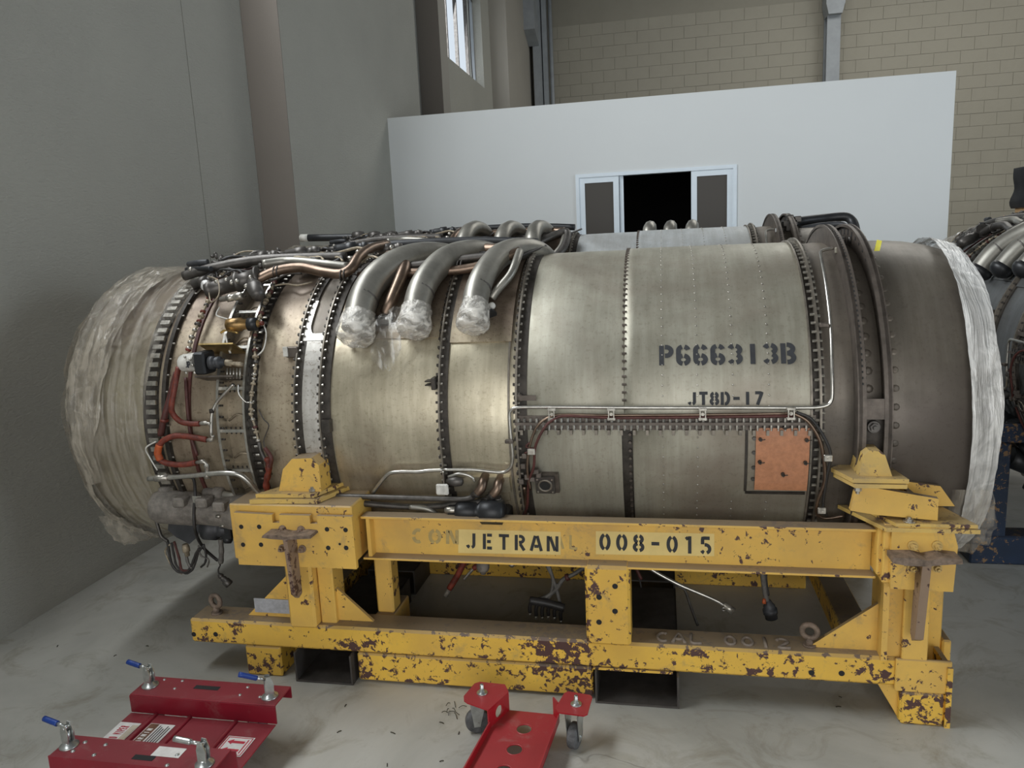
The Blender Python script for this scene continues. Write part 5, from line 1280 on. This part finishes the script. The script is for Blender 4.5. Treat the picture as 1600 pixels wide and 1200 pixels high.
# cables and pipes that hang below the beam
gp = lambda px, py, y=2.36: Vector(onY(px, py, y))
def hg(L, rad, mat, nm='cable', y=2.42, n=8, lab=None):
    o = EB(MB().tube([gp(q[0], q[1], q[2] if len(q) > 2 else y) for q in L], rad, n, 5), nm, mat)
    if lab: o['label'] = lab
    return o
hg([(735, 830), (727, 872), (716, 897), (702, 920)], .011, 'red_hose', 'hose', lab='red-brown hose stub hanging below the beam')
hg([(704, 917), (700, 925), (696, 931)], .0085, 'bolt_steel', 'hose_fitting')
hg([(765, 840), (752, 878), (740, 888)], .010, 'red_hose', 'hose')
hg([(741, 887), (732, 897), (725, 905)], .0055, 'bolt_steel', 'hose_fitting')
p = gp(752, 838, 2.36); EB(MB().turned(p, (0, 0, -1), [(0, .022), (.115, .022), (.125, .018), (.126, .009), (.136, .009)], 14), 'filter_canister', 'cast_gearbox')
hg([(805, 850), (802, 872), (800, 880)], .007, 'dark_steel', 'hose'); p = gp(800, 878, 2.42); EB(MB().turned(p, (-.1, 0, -1), [(0, .007), (.004, .012), (.012, .012), (.018, .007)], 10), 'hose_fitting', 'bolt_steel')
hg([(850, 850), (858, 885), (866, 910), (872, 930), (876, 948)], .0065, 'grey_cable'); hg([(846, 850), (855, 884), (864, 905), (860, 930), (850, 940)], .006, 'grey_cable')
hg([(915, 885), (895, 898), (880, 905), (868, 922), (845, 938)], .0075, 'grey_cable'); hg([(872, 912), (862, 928), (838, 936)], .005, 'grey_cable')
EB(MB().turned(gp(886, 902, 2.42), (1, 0, .4), [(-.006, .009), (-.004, .013), (.006, .013), (.008, .009)], 8), 'cable_tie', 'maroon_sleeve')
cmb = MB(); a_, b_ = gp(828, 938, 2.40), gp(882, 950, 2.40)
cmb.tube([a_, (a_+b_)/2+Vector((0, 0, .003)), b_], .015, 10)
comb = EB(cmb, 'cable_block', 'black_cable')
for k in range(6):
    q0 = a_*(1-(k+.3)/5.6)+b_*((k+.3)/5.6); q1 = q0+Vector((-.008-.003*k*0, 0, -.045-.007*math.sin(k*1.3)))
    EB(MB().tube([q0, q0*.5+q1*.5+Vector((-.004, 0, 0)), q1], .0065, 8, 3), 'lead', 'black_cable', comb)
    EB(MB().turned(q1, (q1-q0), [(0, .0045), (.012, .0045), (.013, .003)], 7), 'lead_terminal', 'bolt_steel', comb)
hg([(1005, 875), (1015, 888), (1058, 912), (1100, 930), (1122, 940), (1134, 948)], .0068, 'bright_tube', 'drain_tube')
hg([(985, 870), (1012, 886), (1060, 916), (1070, 922), (1080, 950), (1090, 977)], .0048, 'dark_steel', 'drain_tube', 2.46)
p0, p1 = gp(1130, 944, 2.42), gp(1149, 958, 2.42); EB(MB().turned(p0, p1-p0, [(0, .007), (.004, .011), (.014, .011), (.016, .014), (.040, .014)], 8), 'tube_end_fitting', 'bolt_steel')
EB(MB().ringtorus(gp(1131, 952, 2.41), (0, 1, .2), .006, .0018, 14, 6), 'clip_ring', 'bright_tube')
hg([(1190, 880), (1192, 900), (1196, 930), (1202, 950)], .0085, 'grey_cable'); hg([(1197, 885), (1196, 905), (1200, 930)], .006, 'black_cable')
p0, p1 = gp(1200, 938, 2.42), gp(1206, 968, 2.42); cc = EB(MB().turned(p0, p1-p0, [(0, .009), (.012, .014), (.018, .019), (.030, .019), (.031, .0235), (.046, .0235), (.047, .020), (.064, .020)], 18), 'connector', 'charcoal_part')
cc['label'] = 'round multi-pin connector'
d_ = (p1-p0).normalized(); EB(MB().turned(p0+d_*.0642, d_, [(0, .0165), (.0012, .0165)], 18), 'connector_face', 'red_hose', cc)
EB(MB().turned(gp(1194, 936, 2.41), (0, 0, -1), [(0, .005), (.014, .007), (.016, .004)], 8), 'red_tag', 'orange_sleeve')
hg([(990, 878), (994, 888), (1002, 905)], .006, 'maroon_sleeve'); hg([(994, 884), (998, 900), (1002, 918)], .003, 'black_cable')
# white drain mast below the duct
p = gp(965, 812, 2.40); EB(MB().prism([(p.x-.03, p.z-.02), (p.x+.012, p.z-.02), (p.x+.012, p.z+.045), (p.x+.004, p.z+.045)], 'y', p.y, p.y+.01), 'drain_mast', 'painted_duct')
EB(MB().band(.48, .56, .26, .30, -120, -60, 20), 'tail_strut', 'dark_steel')

# ---------------------------------------------------------------- copies: middle engine and right-hand engine
eng_b = copy_tree(eng, None, ('lettering', 'tag', 'cover_board', 'white_cap', 'bleed_pipe', 'hose_end', 'actuator'))
eng_b.location = (-.57, 4.02, .315+.075)
eng_b['label'] = 'pale grey jet engine lying parallel behind the foreground engine, only its top seen'
eng_c = copy_tree(eng, None, ('lettering', 'tag', 'cover_board', 'cable', 'cable_block', 'drain_tube', 'connector', 'hose_fitting'))
eng_c.location = (1.90, 3.40, .345); eng_c.rotation_euler = (0, 0, math.radians(-90))
eng_c['label'] = 'dark jet engine at the right edge, turned end-on, with three elbow pipes on its flank'
for p, d, rad in ends:
    t_ = MB().turned(p-d*.012, d, [(0, rad+.002), (.018, rad+.003), (.030, rad*.97), (.042, rad*.72), (.050, rad*.35), (.052, .001)], 20).build('pipe_cap', 'black_part', eng)
    c_ = t_.copy(); COL.objects.link(c_); c_.parent = eng_c; bpy.data.objects.remove(t_)
def recolour(root, table):
    for o in root.children_recursive:
        if o.type != 'MESH': continue
        k = o.data.materials[0].name
        if k in table:
            o.material_slots[0].link = 'OBJECT'; o.material_slots[0].material = MATS[table[k]]
recolour(eng_b, {'painted_duct': 'pale_duct'})
recolour(eng_c, {'painted_duct': 'slate_duct', 'bright_duct': 'slate_duct', 'fan_case_metal': 'slate_duct', 'silver_ring': 'slate_duct', 'bronze_pipe': 'dark_steel', 'red_hose': 'black_part', 'orange_sleeve': 'black_part', 'bolt_steel': 'dark_steel', 'amber_can': 'dark_steel'})
def rel_(o, p): return tuple(Vector(p)-Vector(eng_b.location)+Vector(eng.location))
def up_b(L, r, mat, nm):
    m = MB().tube([onY(*q) for q in L], r, 10, 6); o = m.build(nm, mat, eng_b); return o
up_b([(1240, 352, 3.95), (1250, 346, 3.95), (1290, 341, 4.0), (1322, 339, 4.0), (1333, 348, 3.98), (1339, 372, 3.9), (1346, 395, 3.8)], .022, 'black_part', 'duct_hose')
up_b([(1250, 358, 3.9), (1285, 352, 3.92), (1316, 351, 3.9), (1324, 362, 3.85), (1330, 385, 3.8)], .014, 'charcoal_part', 'duct_hose')
for L in ([(720, 408, 3.60), (724, 378, 3.64), (733, 361, 3.72), (747, 357, 3.84), (761, 368, 3.94), (768, 392, 4.0)],
          [(779, 408, 3.60), (783, 376, 3.64), (791, 360, 3.72), (803, 357, 3.84), (815, 368, 3.94), (820, 392, 4.0)],
          [(834, 408, 3.62), (832, 378, 3.64), (836, 360, 3.72), (846, 356, 3.84), (859, 366, 3.94), (868, 392, 4.0)]):
    up_b(L, .039, 'pipe_steel', 'bleed_pipe')
for px in (1016, 1048, 1082): up_b([(px-3, 372, 4.28), (px-2, 359, 4.30), (px, 354-(px-1016)*.03, 4.36), (px+1, 358, 4.44), (px+2, 372, 4.46)], .033, 'pipe_steel', 'far_pipe')
up_b([(812, 398, 3.6), (850, 375, 3.7), (885, 362, 3.75), (882, 385, 3.66), (868, 402, 3.6)], .018, 'dark_steel', 'drain_elbow')
m = MB()
for px, py in ((1228, 350), (1234, 341), (1240, 348), (1246, 343), (1232, 357)): p = onY(px, py, 3.9); m.box(p[0]-.016, p[0]+.016, 3.88, 3.93, p[2]-.014, p[2]+.016, .004)
m.build('rear_fittings', 'dark_steel', eng_b, kind='stuff')
p = onY(470, 372, 4.0); p2 = onY(735, 371, 4.0)
MB().tube([p, tuple(a*.5+b*.5+c for a, b, c in zip(p, p2, (0, 0, .004))), p2], .020, 12, 3).build('long_tube', 'black_part', eng_b)
MB().tube([p, onY(482, 371.5, 4.0)], .0215, 12, 1).build('tube_sleeve', 'white_paint', eng_b)
for px in (560, 585, 612): 
    q_ = onY(px, 369, 3.98); MB().turned(q_, (1, 0, 0), [(-.03, .024), (.0, .030), (.03, .024)], 10).build('line_valve', 'dark_steel', eng_b)
# ---------------------------------------------------------------- plastic film
def crinkle(a, x, amp, seed=0):
    return amp*(.45*math.sin(9*a+3*x*7+seed)+.3*math.sin(23*a-19*x+seed*2)+.25*math.sin(51*a+31*x+seed)+.2*math.sin(5*a-60*x+seed))
def filmshell(x0, x1, rf, nx, na, amp, seed=0, a0=-180, a1=180, edge=None, jit=0):
    m = MB(); vs = []; rr = random.Random(seed)
    for i in range(nx+1):
        for k in range(na+1):
            ad = a0+(a1-a0)*k/na; a = math.radians(ad); t = i/nx
            xe0, xe1 = x0, x1
            if edge: xe0, xe1 = edge(ad)
            x = xe0+(xe1-xe0)*t
            kk = k if (k < na or abs(a1-a0) < 359) else 0
            vs.append(E(x, ad, rf(x, ad)+crinkle(a, x, amp, seed)+rr.uniform(-jit, jit)))
    fs = [(i*(na+1)+k, i*(na+1)+k+1, (i+1)*(na+1)+k+1, (i+1)*(na+1)+k) for i in range(nx) for k in range(na)]
    return m.add(vs, fs, True)
# nose wrap: a thin film over the inlet case, a thicker crumpled bag round the lip
def nose_wrap():
    root = thing('plastic_wrap', (-1.9, YC, .33), 'crumpled clear plastic wrap around the front end of the foreground engine', 'plastic wrap')
    def e1(ad):
        t = max(0, min(1, (ad-5)/60)); return (-2.03, -1.735+.10*t*t*(3-2*t)+.008*math.sin(math.radians(ad*7)))
    filmshell(0, 0, lambda x, a: .5395+.004*(x < -1.95)-max(0, -1.97-x)*.25, 16, 180, .0022, 3, edge=e1).build('film_sleeve', 'plastic_film', root)
    def e2(ad):
        t = .5+.5*math.sin(math.radians(ad-12)); w = .07+.17*t**1.5 if ad > -20 else .075+.03*math.sin(math.radians(ad*3))
        return (-2.062, -2.03+w+.012*math.sin(math.radians(ad*5+20))+.006*math.sin(math.radians(ad*17)))
    filmshell(0, 0, lambda x, a: .549-max(0, -2.02-x)*.9-.10*max(0, (-2.04-x)/.03)**2*.3, 14, 240, .0060, 5, edge=e2, jit=.0016).build('crumpled_bag', 'plastic_crumpled', root)
    m = MB(); rr = random.Random(9); vs = [(-2.062, YC, ZC)]
    for q in range(1, 7):
        for k in range(60): vs.append(E(-2.062+rr.uniform(-.01, .01), k*6, .52*q/6))
    fs = [(0, 1+(k+1) % 60, 1+k) for k in range(60)]+[(1+q*60+k, 1+q*60+(k+1) % 60, 61+q*60+(k+1) % 60, 61+q*60+k) for q in range(5) for k in range(60)]
    m.add(vs, fs, True).build('end_sheet', 'plastic_crumpled', root)
    # bunched tail of film at the bottom
    vs = []; n = 16
    for j in range(9):
        t = j/8
        for i in range(n+1):
            u = i/n; ad = -38-26*u
            vs.append(Vector(E(-2.055+.09*t+.05*u, ad, .552+.035*math.sin(u*3.1)*(1-t)+.004*math.sin(i*2.3+j)))+Vector((0, 0, -.02*(1-t)*math.sin(u*3.14))))
    MB().add(vs, [(j*(n+1)+i, j*(n+1)+i+1, (j+1)*(n+1)+i+1, (j+1)*(n+1)+i) for j in range(8) for i in range(n)], True).build('loose_flap', 'plastic_crumpled', root)
    return root
nw = nose_wrap()
def tail_wrap():
    root = thing('plastic_wrap', (.87, YC, .33), 'white stretched plastic film around the tail end of the foreground engine', 'plastic wrap')
    def e(ad): return (.838-.012*math.sin(math.radians(ad*2+50)), .912+.004*math.sin(math.radians(ad*9)))
    filmshell(0, 0, lambda x, a: .530-(x-.86)*.25, 8, 260, .0040, 2, edge=e, jit=.001).build('film_band', 'plastic_white', root)
    def e2(ad): return (.908, .925)
    filmshell(0, 0, lambda x, a: .516-max(0, x-.908)*16*.5, 3, 200, .003, 7, edge=e2).build('rim_fold', 'plastic_white', root)
    m = MB(); rr = random.Random(3); vs = [(.915, YC, ZC)]
    for q in range(1, 6):
        for k in range(60): vs.append(E(.915+rr.uniform(-.008, .008), k*6, .49*q/5))
    m.add(vs, [(0, 1+k, 1+(k+1) % 60) for k in range(60)]+[(1+q*60+k, 61+q*60+k, 61+q*60+(k+1) % 60, 1+q*60+(k+1) % 60) for q in range(4) for k in range(60)], True).build('end_sheet', 'plastic_white', root)
    vs = []; n = 18
    for j in range(10):
        t = j/9
        for i in range(n+1):
            u = i/n; ad = -18-34*u
            vs.append(Vector(E(.80+.10*t+.03*math.sin(u*3.1)*t, ad, .535+.010*math.sin(i*1.3)*t+.025*t*math.sin(u*3.14))))
    MB().add(vs, [(j*(n+1)+i, j*(n+1)+i+1, (j+1)*(n+1)+i+1, (j+1)*(n+1)+i) for j in range(9) for i in range(n)], True).build('loose_flap', 'plastic_film', root)
    return root
tail_wrap()
# wrapped ends of the three bleed pipes
wl_ = ['clear plastic wrapped over the open end of the left bleed pipe', 'clear plastic wrapped over the open end of the middle bleed pipe, above the hanging bag', 'clear plastic wrapped over the open end of the right bleed pipe']
for k, (p, d, rad) in enumerate(ends):
    m = MB(); rr = random.Random(20+k); vs = []; n = 28; u = d.orthogonal().normalized(); w = d.cross(u)
    prof = [(-.055, 1.04), (-.042, 1.10), (-.02, 1.16), (.0, 1.24), (.018, 1.30), (.032, 1.22), (.042, 1.0), (.047, .7), (.050, .35), (.051, .02)]
    for a, s in prof:
        for i in range(n):
            t = 2*math.pi*i/n; r_ = rad*s*(1+rr.uniform(-.035, .035)+.03*math.sin(t*5+k)); vs.append(p+d*(a+rr.uniform(-.002, .002))+(u*math.cos(t)+w*math.sin(t))*r_)
    m.add(vs, [(q*n+i, q*n+(i+1) % n, (q+1)*n+(i+1) % n, (q+1)*n+i) for q in range(len(prof)-1) for i in range(n)], True)
    o = m.build('plastic_wrap', 'plastic_cap'); tag(o, wl_[k], 'plastic wrap')
    MB().turned(p-d*.044, d, [(0, rad*1.05), (.002, rad*1.12), (.008, rad*1.12), (.010, rad*1.05)], 24)
# loose bag that hangs from the middle pipe end
c = Vector(cyl(600, 540, .57)); m = MB(); vs = []; n = 16; rr = random.Random(31)
P0 = [Vector(cyl(618, 510, .60)), Vector(cyl(608, 525, .59)), Vector(cyl(602, 545, .575)), Vector(cyl(600, 562, .560)), Vector(cyl(603, 575, .548))]
for j, (q, rx) in enumerate(zip(P0, (.022, .042, .050, .040, .016))):
    for i in range(n):
        t = 2*math.pi*i/n; vs.append(q+Vector((rx*math.cos(t)*(1+rr.uniform(-.08, .08)), rx*.22*math.sin(t), .012*math.sin(t*2))))
m.add(vs, [(j*n+i, j*n+(i+1) % n, (j+1)*n+(i+1) % n, (j+1)*n+i) for j in range(4) for i in range(n)], True)
# flap joining the bag with the pipe cap
vs = []
A0, B0, A1, B1 = Vector(cyl(560, 520, .60)), Vector(cyl(650, 516, .63)), Vector(cyl(612, 480, .60)), Vector(cyl(628, 478, .62))
for j in range(7):
    for i in range(9):
        u, t = i/8, j/6; vs.append((A0*(1-u)+B0*u)*(1-t)+(A1*(1-u)+B1*u)*t+Vector((0, .008*math.sin(i*1.9+j), .004*math.sin(j*2+i))))
m.add(vs, [(j*9+i, j*9+i+1, (j+1)*9+i+1, (j+1)*9+i) for j in range(6) for i in range(8)], True)
o = m.build('plastic_bag', 'plastic_bag'); tag(o, 'thin clear plastic bag hanging limp below the left and middle bleed pipes', 'plastic bag')
# film on the right-hand engine's inlet
w3 = copy_tree(nw, None, ('loose_flap', 'twisted_knot'))
M3 = Matrix.Rotation(math.radians(-90), 4, 'Z')
v3 = M3 @ Vector((nw.location.x-eng.location.x, 0, nw.location.z-eng.location.z))
w3.location = Vector(eng_c.location)+v3; w3.rotation_euler = (0, 0, math.radians(-90))
w3['label'] = 'clear plastic wrap on the far inlet of the dark right-hand engine'
wb2 = copy_tree(nw, None, ('loose_flap', 'twisted_knot')); wb2.location = (nw.location.x, 4.02, nw.location.z+.075)
wb2['label'] = 'clear plastic wrap on the nose of the middle engine, behind the foreground nose wrap'
